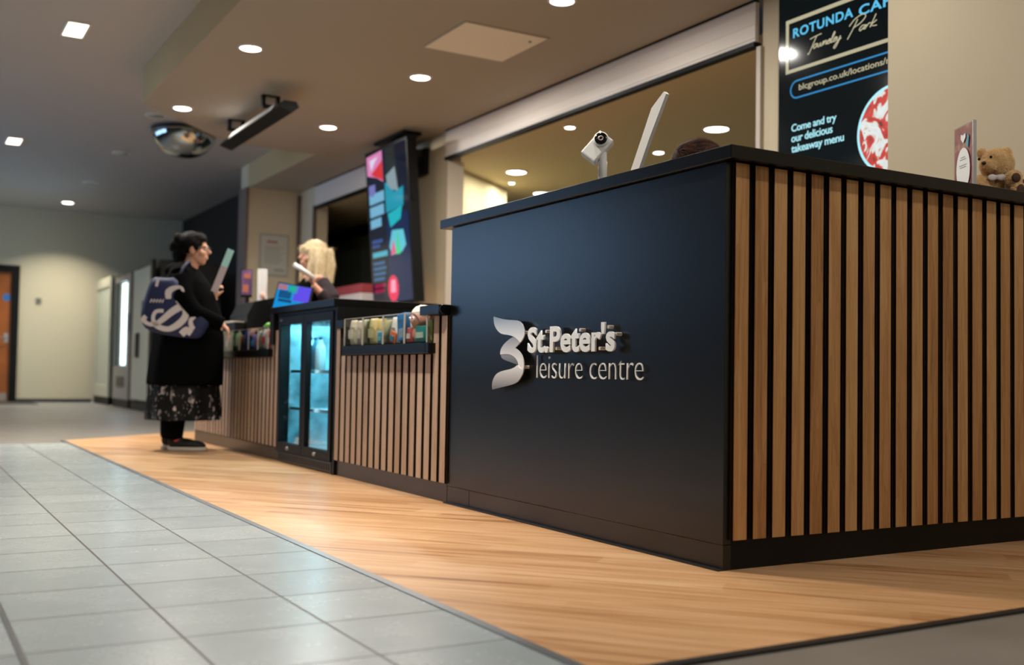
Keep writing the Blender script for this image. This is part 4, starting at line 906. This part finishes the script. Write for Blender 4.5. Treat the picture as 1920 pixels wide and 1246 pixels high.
def hand(bm, wrist, d, nrm_, side, curl=.5, s=1.0):
    """palm, four unequal bent fingers and a side thumb; d = pointing direction, nrm_ = palm normal"""
    d = Vector(d).normalized(); n = Vector(nrm_); n = (n-d*n.dot(d)).normalized(); x = d.cross(n)*side; w = Vector(wrist)
    Mp = Matrix((x, d, n)).transposed()
    ell(bm, w+d*.045*s, (.040*s, .052*s, .017*s), Mp)
    for k, (off, ln) in enumerate(((-.028, .068), (-.010, .078), (.009, .072), (.026, .056))):
        p = w+d*.085*s+x*off*s; pts = [p]; a = 0
        for q in range(3):
            a += curl*(.7 if q == 0 else 1); dd = (d*math.cos(a)+n*math.sin(a)); p = p+dd*ln*s*(.42, .32, .26)[q]; pts.append(p)
        tube(bm, pts, [.0092*s, .0088*s, .0082*s, .007*s], 10); ell(bm, pts[-1], (.007*s,)*3, u=10, v=8)
    p = w+d*.025*s-x*.032*s; d2 = (d*.7-x*.7+n*.25).normalized(); p2 = p+d2*.035*s; p3 = p2+(d*.85-x*.1+n*.5*curl*2).normalized()*.028*s
    tube(bm, [p, p2, p3], [.013*s, .0105*s, .008*s], 10); ell(bm, p3, (.008*s,)*3, u=10, v=8)
def body(bm, Ht, sh, hip, belly, head_c, arms, legs, hd=.115):
    """volumes of a body in local space: +y forward, +x right, feet at z=0"""
    hc = Vector(head_c)
    ell(bm, hc+Vector((0, -.008, .018)), (.074, .092, hd*.86)); ell(bm, hc+Vector((0, .022, -.045)), (.056, .066, .066)); ell(bm, hc+Vector((0, .052, -.085)), (.028, .026, .024))
    ell(bm, hc+Vector((0, .096, -.018)), (.0125, .022, .016)); tube(bm, [hc+Vector((0, .078, .02)), hc+Vector((0, .104, -.02))], [.009, .013], 10)   # nose
    for s in (-1, 1):
        ell(bm, hc+Vector((s*.076, -.002, -.012)), (.012, .018, .030)); ell(bm, hc+Vector((s*.036, .058, -.028)), (.026, .026, .026))      # ears, cheeks
        ell(bm, hc+Vector((s*.030, .080, .022)), (.022, .012, .008))                                                                        # brows
    ell(bm, hc+Vector((0, .084, -.052)), (.024, .013, .007)); ell(bm, hc+Vector((0, .082, -.064)), (.021, .012, .007))                      # lips
    zs = sh
    tube(bm, [(0, -.012, zs-.02), hc+Vector((0, -.012, -.07))], [.062, .052], 16)
    tube(bm, [(-.15, -.01, zs-.03), (0, -.01, zs+.02), (.15, -.01, zs-.03)], [.055, .075, .055], 14)
    ell(bm, (0, -.01, zs-.14), (.175, .115, .19)); ell(bm, (0, belly*.25, (zs+hip)/2-.04), (.165, .115+belly*.5, .22)); ell(bm, (0, -.015, hip+.02), (.185, .13+belly*.2, .15))
    for a in arms: tube(bm, a[0], a[1], 14)
    for l in legs: tube(bm, l[0], l[1], 14)
def eyes(t_, hc, col='#3a2a20'):
    hc = Vector(hc)
    for s in (-1, 1):
        e = obj('eye', ell(NB(), hc+Vector((s*.031, .080, .004)), (.0125, .009, .0105)), mat('eye_white', '#e8e2dc', .2) if 'eye_white' not in bpy.data.materials else bpy.data.materials['eye_white'], t_, True)
        obj('iris', ell(NB(), hc+Vector((s*.031, .0865, .004)), (.006, .004, .006)), mat('iris'+col, col, .1) if 'iris'+col not in bpy.data.materials else bpy.data.materials['iris'+col], e, True)
def shell(rings, n=40, wob=.0, seed=0, folds=0, fold_amp=0):
    """cloth volume from (z, cx, cy, rx, ry) rings with vertical folds growing downward"""
    R_ = []
    for i, (z, cx_, cy_2, rx, ry) in enumerate(rings):
        q = []
        for k in range(n):
            a = 2*PI*k/n; f = 1+fold_amp*(1-i/(len(rings)-1))*math.sin(a*folds+seed+.6*math.sin(3*a))+wob*noise.noise(Vector((math.cos(a)*2, math.sin(a)*2, z*6+seed)))
            q.append((cx_+rx*math.cos(a)*f, cy_2+ry*math.sin(a)*f, z))
        R_.append(q)
    return R_

# ---- customer: black coat, facing the counter
cl = mat('black_wool', '#050506', .95, spec=.05); clk = mat('black_legging', '#060607', .95, spec=.05)
CUST = (-.345, 5.19, 0); fwd = Vector((.90, -.43, 0)); rz_c = math.atan2(fwd.y, fwd.x)-PI/2
t = thing('person', 'woman customer seen from behind in a long black coat and patterned skirt at the counter', 'person', CUST, rz_c)
hc = (0, .045, 1.405)
bm = NB()
body(bm, 1.52, 1.22, .78, .12, hc, [([(.175, .0, 1.19), (.22, .02, 1.05), (.235, .11, .935), (.20, .245, .90)], [.056, .05, .042, .030]), ([(-.175, 0, 1.19), (-.20, .07, 1.03), (-.17, .15, 1.00), (-.10, .165, 1.07)], [.056, .05, .042, .030])],
     [([(.085, -.02, .80), (.085, -.02, .45), (.08, -.055, .10)], [.10, .075, .052]), ([(-.085, -.02, .80), (-.085, -.04, .45), (-.09, -.10, .10)], [.10, .075, .052])])
hand(bm, (.198, .25, .898), (-.2, .8, -.55), (-.2, -.5, -.8), 1, .45, .85); hand(bm, (-.098, .168, 1.075), (.15, .2, 1), (.5, .8, -.2), -1, .9, .85)
obj('body', remesh(bm, .0065), SKIN, t, True); eyes(t, hc)
# trousers / leggings
bm = NB()
for s, yb in ((1, -.055), (-1, -.10)): tube(bm, [(s*.085, -.02, .62), (s*.085, -.03, .42), (s*.083, yb+.005, .2), (s*.082, yb, .085)], [.105, .088, .082, .072], 16)
obj('leggings', remesh(bm, .012), clk, t, True)
# coat
bm = NB()
cr = [(.455, 0, .005, .255, .255), (.60, 0, .01, .25, .25), (.80, 0, .025, .245, .235), (.95, 0, .02, .232, .22), (1.08, 0, 0, .225, .195), (1.17, 0, -.01, .215, .16), (1.225, 0, -.01, .165, .12), (1.262, 0, -.005, .085, .085)]
loft(bm, shell(cr, 48, .03, 1, 9, .03))
tube(bm, [(.165, -.01, 1.185), (.235, .02, 1.05), (.245, .11, .945), (.205, .292, .872)], [.078, .074, .064, .050], 16)
tube(bm, [(-.165, -.01, 1.185), (-.21, .07, 1.03), (-.18, .15, 1.00), (-.103, .165, 1.065)], [.078, .074, .062, .046], 16)
ell(bm, (0, -.055, 1.25), (.118, .105, .062)); tube(bm, [(0, -.02, 1.22), (0, -.025, 1.29)], [.095, .080], 20); tube(bm, [(-.18, -.01, 1.185), (-.08, -.02, 1.232), (.08, -.02, 1.232), (.18, -.01, 1.185)], [.078, .082, .082, .078], 16); obj('coat', remesh(bm, .011, 3), cl, t, True)
# hem of the skirt below the coat
bm = NB(); loft(bm, shell([(.215, 0, .0, .235, .245), (.30, 0, .0, .24, .245), (.40, 0, .0, .235, .238), (.50, 0, .005, .22, .225), (.56, 0, .005, .21, .215)], 72, .02, 2, 11, .06), False)
bmesh.ops.solidify(bm, geom=bm.faces[:], thickness=.004); obj('skirt', bm, spots_mat('skirt_print', '#050506', '#c0b2b6', '#ece2e2', 32, .63), t, True)
# shoes
for s, y0 in ((1, .03), (-1, -.055)):
    bm = NB(); ell(bm, (s*.085, y0+.02, .048), (.047, .118, .034)); ell(bm, (s*.085, y0-.055, .07), (.041, .055, .055)); ell(bm, (s*.085, y0+.085, .04), (.045, .065, .027))
    sh_ = obj('shoe', remesh(bm, .006), mat('shoe_black', '#0b0b0c', .7), t, True)
    bm = NB(); prism(bm, [(s*.085+.050*math.cos(a)*(1+.12*math.sin(a)), y0+.022+.135*math.sin(a)) for a in [2*PI*k/36 for k in range(36)]], Matrix.Translation((0, 0, .001)), .030); obj('shoe_sole', bm, mat('shoe_sole', '#b9b2a8', .6), sh_, True)
bm = NB(); prism(bm, [(-.015, 0), (.025, .008), (.01, -.006), (-.004, -.009)], frame((.130, -.015, .078), (0, 1, .1), (0, 0, 1)), .006); obj('red_tick', bm, mat('red_tick', '#c33f34', .5), t)
# hair
H_ = Vector(hc); bm = NB(); ell(bm, H_+Vector((0, -.022, .034)), (.087, .100, .092)); ell(bm, H_+Vector((0, .02, .070)), (.066, .062, .048)); ell(bm, H_+Vector((0, -.075, .0)), (.072, .056, .085)); ell(bm, H_+Vector((0, -.125, .025)), (.05, .042, .05)); ell(bm, H_+Vector((.02, -.105, .075)), (.034, .03, .034)); ell(bm, H_+Vector((0, -.09, -.07)), (.055, .035, .06)); ell(bm, H_+Vector((0, -.115, -.03)), (.038, .03, .06))
ell(bm, H_+Vector((.055, .015, .03)), (.028, .03, .045)); ell(bm, H_+Vector((-.055, .015, .03)), (.028, .03, .045))
bm = remesh(bm, .006, 2)
for v in bm.verts: v.co += v.normal*.004*noise.noise(Vector((v.co.x*60, v.co.y*60, v.co.z*25)))
strands(bm, 5000, (0, -.8, -.5), .035, .0008, mat('dark_hair_strand', '#0c0706', .6, spec=.1), t, 1); obj('hair', bm, hairmat('dark_brown_hair', '#040303', '#100a08', (120, 25, 60)), t, True)
# glasses
bm = NB()
for s in (-1, 1):
    c = H_+Vector((s*.033, .103, .004)); tube(bm, [c+Vector((.024*math.cos(a), 0, .017*math.sin(a))) for a in [2*PI*k/20 for k in range(21)]], .0018, 6, False); tube(bm, [c+Vector((s*.024, 0, .004)), H_+Vector((s*.082, .03, .010)), H_+Vector((s*.080, -.01, .002))], .0018, 6)
tube(bm, [H_+Vector((-.009, .105, .008)), H_+Vector((.009, .105, .008))], .0018, 6); obj('glasses', bm, M_dark, t)

# ---- tote bag on her right shoulder (own thing)
bx = Vector((-.475, 4.975, .77)); Rb = Vector((.88, -.475, 0))
t = thing('tote_bag', 'navy blue tote bag with big white script hanging from the customer\u2019s shoulder', 'bag', bx, math.atan2(Rb.y, Rb.x))
# local: x right (image), z up, -y toward viewer
s_ = .00352
def bp_(px, py): return ((px-335)*s_+.0, (642-py)*s_)
out = [bp_(*p) for p in [(274, 612), (272, 590), (284, 545), (292, 524), (318, 526), (336, 524), (352, 548), (372, 575), (398, 600), (403, 612), (393, 630), (383, 642), (352, 640), (310, 634), (284, 626)]]
cxm = sum(p[0] for p in out)/len(out); czm = sum(p[1] for p in out)/len(out)
bm = NB(); rings = []
for yv, sc in ((-.032, .80), (-.045+.004, .5), (0, 0)): pass
lay = [(-.040, .55), (-.034, .86), (-.012, 1.0), (.012, 1.0), (.030, .86), (.034, .5)]
so = smooth_poly(out, 1)
loft(bm, [[(cxm+(x-cxm)*sc, yv, czm+(z-czm)*sc) for x, z in so] for yv, sc in lay])
obj('bag_body', bm, mat('navy_canvas', '#16214a', .7, var=.25, vscale=9, bump=.2, bscale=400), t, True)
M_script = mat('bag_white_print', '#cfc6c4', .7)
def yfront(x, z):
    m_ = 0
    # distance in scaled outline: approximate the pillow front
    r = 1e9
    for sc, yv in ((.55, -.040), (.86, -.034), (1.0, -.012)):
        pass
    return -.043
def stroke(pts, wd):
    """flat ribbon stroke on the front of the bag, width varies"""
    P3 = [Vector((bp_(*p)[0], 0, bp_(*p)[1])) for p in pts]; Q = []; Wd_ = []
    for i in range(len(P3)-1):
        p0, p1, p2, p3 = P3[max(i-1, 0)], P3[i], P3[i+1], P3[min(i+2, len(P3)-1)]
        for k in range(6):
            u = k/6; Q.append(.5*((2*p1)+(-p0+p2)*u+(2*p0-5*p1+4*p2-p3)*u*u+(-p0+3*p1-3*p2+p3)*u**3)); Wd_.append(wd[i]*(1-u)+wd[i+1]*u)
    Q.append(P3[-1]); Wd_.append(wd[-1]); bm = NB(); L_, R2, L2, R3 = [], [], [], []
    for i, p in enumerate(Q):
        d_ = (Q[min(i+1, len(Q)-1)]-Q[max(i-1, 0)]).normalized(); n_ = Vector((-d_.z, 0, d_.x))*Wd_[i]*s_/2
        L_.append(bm.verts.new(p+n_+Vector((0, -.0415, 0)))); R2.append(bm.verts.new(p-n_+Vector((0, -.0415, 0)))); L2.append(bm.verts.new(p+n_+Vector((0, -.028, 0)))); R3.append(bm.verts.new(p-n_+Vector((0, -.028, 0))))
    for i in range(len(Q)-1):
        for a, b_ in ((L_, R2), (R3, L2), (L2, L_), (R2, R3)): bm.faces.new((a[i], a[i+1], b_[i+1], b_[i]))
    return bm
def zx(p): return (260+p[0]/5.19, 420+p[1]/5.19)
S1 = [(345, 760), (345, 690), (400, 650), (460, 645), (490, 690)]; W1 = [10, 13, 9, 5, 4]
S2 = [(535, 770), (470, 830), (380, 890), (300, 960), (230, 1010), (150, 1010), (105, 970), (130, 935)]; W2 = [6, 14, 13, 11, 9, 7, 9, 8]
S3 = [(300, 880), (225, 890), (200, 960), (240, 1030), (350, 1060), (450, 1010), (515, 930), (500, 850), (430, 770)]; W3 = [7, 7, 7, 10, 10, 13, 13, 9, 8]
S4 = [(610, 930), (570, 970), (580, 1030), (610, 1050)]; W4 = [6, 8, 9, 6]
S5 = [(480, 1110), (530, 1070), (580, 1100)]; W5 = [12, 14, 12]
S6 = [(232, 570), (222, 640)]; W6 = [5, 5]
S7 = [(500, 850), (560, 860), (610, 880)]; W7 = [8, 8, 6]
for P_, W_ in ((S1, W1), (S2, W2), (S3, W3), (S4, W4), (S5, W5), (S6, W6), (S7, W7)): obj('script_stroke', stroke([zx(p) for p in P_], W_), M_script, t)
bm = NB()
for k in range(9):
    bm2 = stroke([zx((165+k*15, 795+(-18 if k % 2 else 6))), zx((180+k*15, 770+(18 if k % 2 else -6)))], [1.6, 1.6]); join(bm, bm2)
obj('small_script', bm, M_script, t)
bm = NB(); sx_, sz_ = bp_(338, 528)
tube(bm, [(sx_, 0, sz_-.02), (sx_+.03, .05, sz_+.09), (sx_+.045, .12, sz_+.135), (sx_+.03, .21, sz_+.09), (sx_-.0, .15, sz_-.03)], .009, 8, sx=1.4); obj('shoulder_strap', bm, mat('navy_strap', '#101a38', .8), t, True)
# leaflet in her left hand
L3 = thing('folded_leaflet', 'slim folded leaflet with a pale cyan top held up in the customer\u2019s hand', 'leaflet', (0, 0, 0))
pa, pb = Vector((-.213, 4.965, 1.10)), Vector((-.118, 4.915, 1.395)); ln = (pb-pa).length; FF = frame(pa, (pb-pa).cross(Vector((-.503, -.863, 0))), pb-pa)
obj('leaflet_lower', box(NB(), -.024, .022, 0, ln*.60, -.003, .003, 0, FF), mat('leaflet_pinkish', '#cbbdc6', .5), L3); obj('leaflet_upper', box(NB(), -.024, .022, ln*.60, ln, -.003, .003, 0, FF), mat('leaflet_cyan', '#bdf2f2', .4), L3)

# ---- clerk: blonde, behind the counter, facing the customer
t = thing('person', 'blonde clerk in a black top and mauve cardigan behind the counter, holding a white roll', 'person', (.76, 5.74, 0), PI/2)
hc = (0, .0, 1.485); bm = NB()
lhand = Vector((-.25, .075, 1.235)); rhand = Vector((.06, .30, 1.09))
body(bm, 1.6, 1.29, .86, .02, hc, [([(-.175, -.01, 1.26), (-.255, -.075, 1.12), (-.26, -.08, 1.07), lhand], [.05, .045, .04, .026]), ([(.175, -.01, 1.26), (.21, .0, 1.05), (.20, .06, 1.0), rhand], [.05, .045, .04, .026])],
     [([(.085, -.01, .88), (.085, 0, .48), (.08, -.02, .06)], [.095, .068, .045]), ([(-.085, -.01, .88), (-.085, 0, .48), (-.08, -.02, .06)], [.095, .068, .045]), ([(.08, -.03, .04), (.08, .12, .03)], [.04, .03]), ([(-.08, -.03, .04), (-.08, .12, .03)], [.04, .03])])
hand(bm, lhand, (.05, .35, 1), (.2, .9, -.2), 1, .75, .9); hand(bm, rhand, (-.25, .9, .35), (-.3, .2, .9), -1, .6, .9)
obj('body', remesh(bm, .0065), SKINP, t, True); eyes(t, hc, '#3c5a70')
bm = NB(); loft(bm, shell([(.84, 0, 0, .215, .165), (.95, 0, .0, .20, .15), (1.08, 0, .0, .19, .145), (1.18, 0, -.005, .19, .14), (1.26, 0, -.01, .175, .115), (1.31, 0, -.01, .085, .075)], 40, .02, 3)); obj('top', remesh(bm, .01, 2), cl, t, True)
bm = NB(); tube(bm, [(-.165, -.015, 1.265), (-.262, -.08, 1.13), (-.268, -.08, 1.08), (-.257, .02, 1.185)], [.068, .066, .062, .045], 16); tube(bm, [(.165, -.015, 1.265), (.215, 0, 1.06), (.205, .06, 1.01), (.115, .20, 1.055)], [.068, .066, .06, .045], 16)
loft(bm, shell([(.82, 0, -.035, .225, .15), (1.05, 0, -.035, .205, .14), (1.2, 0, -.035, .20, .125), (1.29, 0, -.03, .15, .085), (1.325, 0, -.03, .07, .06)], 40, .02, 5)); obj('cardigan', remesh(bm, .01, 2), mat('mauve_knit', '#2c2026', .9, bump=.3, bscale=400), t, True)
bm = NB(); loft(bm, shell([(.03, .085, 0, .07, .07), (.5, .09, 0, .09, .09), (.86, .08, 0, .115, .13)], 24)); loft(bm, shell([(.03, -.085, 0, .07, .07), (.5, -.09, 0, .09, .09), (.86, -.08, 0, .115, .13)], 24)); obj('trousers', remesh(bm, .012), clk, t, True)
H_ = Vector(hc); bm = NB(); ell(bm, H_+Vector((0, -.022, .035)), (.094, .102, .100)); ell(bm, H_+Vector((0, .075, .058)), (.060, .026, .026))
for s in (-1, 1):
    tube(bm, [H_+Vector((s*.072, -.02, .05)), H_+Vector((s*.090, -.015, -.06)), H_+Vector((s*.095, -.015, -.17)), H_+Vector((s*.085, .015, -.245))], [.045, .048, .045, .018], 14)
    tube(bm, [H_+Vector((s*.062, .045, .06)), H_+Vector((s*.080, .040, -.03)), H_+Vector((s*.082, .055, -.14)), H_+Vector((s*.075, .065, -.25))], [.022, .018, .018, .010], 12)
tube(bm, [H_+Vector((0, -.07, .05)), H_+Vector((0, -.10, -.06)), H_+Vector((0, -.09, -.19)), H_+Vector((0, -.075, -.245))], [.08, .075, .068, .03], 16, sx=1.2)
bm = remesh(bm, .006, 3)
for v in bm.verts: v.co += v.normal*.005*noise.noise(Vector((v.co.x*70, v.co.y*70, v.co.z*10)))
strands(bm, 6000, (0, -.05, -1), .06, .0009, mat('blonde_strand', '#e6d4b0', .45, spec=.3), t, 2); obj('hair', bm, hairmat('blonde_hair', '#a58e66', '#e0cda6', (110, 110, 7)), t, True)
bm = NB(); prism(bm, [(-.006, 0), (.006, 0), (.008, .06), (-.008, .06)], frame((-.01, .15, 1.12), (-1, 0, 0), (0, 0, 1)), .002); obj('name_badge', bm, M_white, t)
# white roll in her raised hand, card in the other
t = thing('paper_roll', 'white rolled paper slip held up by the blonde clerk', 'paper', (0, 0, 0))
W0 = Vector((.76, 5.74, 0)); rot = Matrix.Rotation(PI/2, 3, 'Z')
a_ = W0+rot @ (lhand+Vector((-.02, -.0, .05))); b_ = W0+rot @ (lhand+Vector((-.02, .165, .145)))
bm = NB(); tube(bm, [a_, b_], .019, 20); obj('roll', bm, M_white, t, True); bm = NB(); dv = (b_-a_).normalized(); tube(bm, [b_, b_+dv*.004], .013, 16); obj('roll_core', bm, mat('roll_core', '#b9b4ae', .6), t)
t = thing('payment_card', 'small pale card in the blonde clerk\u2019s lower hand', 'card', (0, 0, 0))
c_ = W0+rot @ (rhand+Vector((-.03, .075, .03))); FF = frame(c_, (.8636, -.504, .0), (.45, 0, 1)); obj('card', box(NB(), -.012, .02, -.04, .04, -.002, .002, 0, FF), mat('pale_card', '#c9ccc8', .4), t); obj('card_strip', box(NB(), -.004, .004, -.04, .04, .002, .003, 0, FF), mat('card_strip', '#8c908c', .4), t)

# ---- receptionist behind the black desk: only the top of the head shows
t = thing('person', 'receptionist behind the tall black desk, only brown hair visible above it', 'person', (.975, 1.31, 0), math.radians(60))
hc = (0, 0, 1.515); bm = NB()
body(bm, 1.63, 1.32, .88, .03, hc, [([(.175, 0, 1.29), (.22, .03, 1.08), (.21, .08, 1.02), (.16, .22, .98)], [.05, .045, .038, .027]), ([(-.175, 0, 1.29), (-.22, .03, 1.08), (-.21, .08, 1.02), (-.16, .22, .98)], [.05, .045, .038, .027])],
     [([(.085, 0, .88), (.085, 0, .48), (.08, -.02, .06)], [.095, .068, .045]), ([(-.085, 0, .88), (-.085, 0, .48), (-.08, -.02, .06)], [.095, .068, .045]), ([(.08, -.03, .04), (.08, .12, .03)], [.04, .03]), ([(-.08, -.03, .04), (-.08, .12, .03)], [.04, .03])])
hand(bm, (.16, .23, .98), (-.1, 1, -.1), (0, 0, -1), 1, .35, .9); hand(bm, (-.16, .23, .98), (.1, 1, -.1), (0, 0, -1), -1, .35, .9)
obj('body', remesh(bm, .008), SKIN, t, True); eyes(t, hc)
bm = NB(); loft(bm, shell([(.84, 0, 0, .21, .16), (1.08, 0, 0, .19, .145), (1.2, 0, 0, .19, .14), (1.29, 0, -.01, .17, .11), (1.335, 0, -.01, .085, .075)], 40, .02, 3))
for s in (-1, 1): tube(bm, [(s*.165, 0, 1.29), (s*.222, .03, 1.09), (s*.213, .08, 1.03), (s*.175, .18, .99)], [.064, .06, .052, .038], 14)
tube(bm, [(-.17, -.01, 1.285), (-.08, -.015, 1.318), (.08, -.015, 1.318), (.17, -.01, 1.285)], [.066, .07, .07, .066], 16); obj('polo_shirt', remesh(bm, .01, 2), mat('navy_polo', '#10182c', .8), t, True)
bm = NB(); loft(bm, shell([(.03, .085, 0, .07, .07), (.5, .09, 0, .09, .09), (.86, .08, 0, .115, .13)], 24)); loft(bm, shell([(.03, -.085, 0, .07, .07), (.5, -.09, 0, .09, .09), (.86, -.08, 0, .115, .13)], 24)); obj('trousers', remesh(bm, .012), clk, t, True)
H_ = Vector(hc); bm = NB(); ell(bm, H_+Vector((0, -.02, .028)), (.087, .100, .092)); ell(bm, H_+Vector((.0, -.085, -.02)), (.065, .045, .08)); ell(bm, H_+Vector((.045, .045, .045)), (.045, .05, .045)); ell(bm, H_+Vector((-.045, .045, .045)), (.045, .05, .045))
bm = remesh(bm, .005, 2)
for v in bm.verts: v.co += v.normal*.004*noise.noise(Vector((v.co.x*30, v.co.y*18, v.co.z*20)))
strands(bm, 9000, (.3, -.8, -.4), .045, .0006, mat('brown_strand', '#54301f', .6, spec=.15), t, 3); strands(bm, 9000, (-.2, -.9, -.4), .045, .0007, mat('dark_strand', '#1d0f0a', .6, spec=.15), t, 4); obj('hair', bm, hairmat('brown_hair', '#160b07', '#3a2115', (220, 60, 30), .65), t, True)
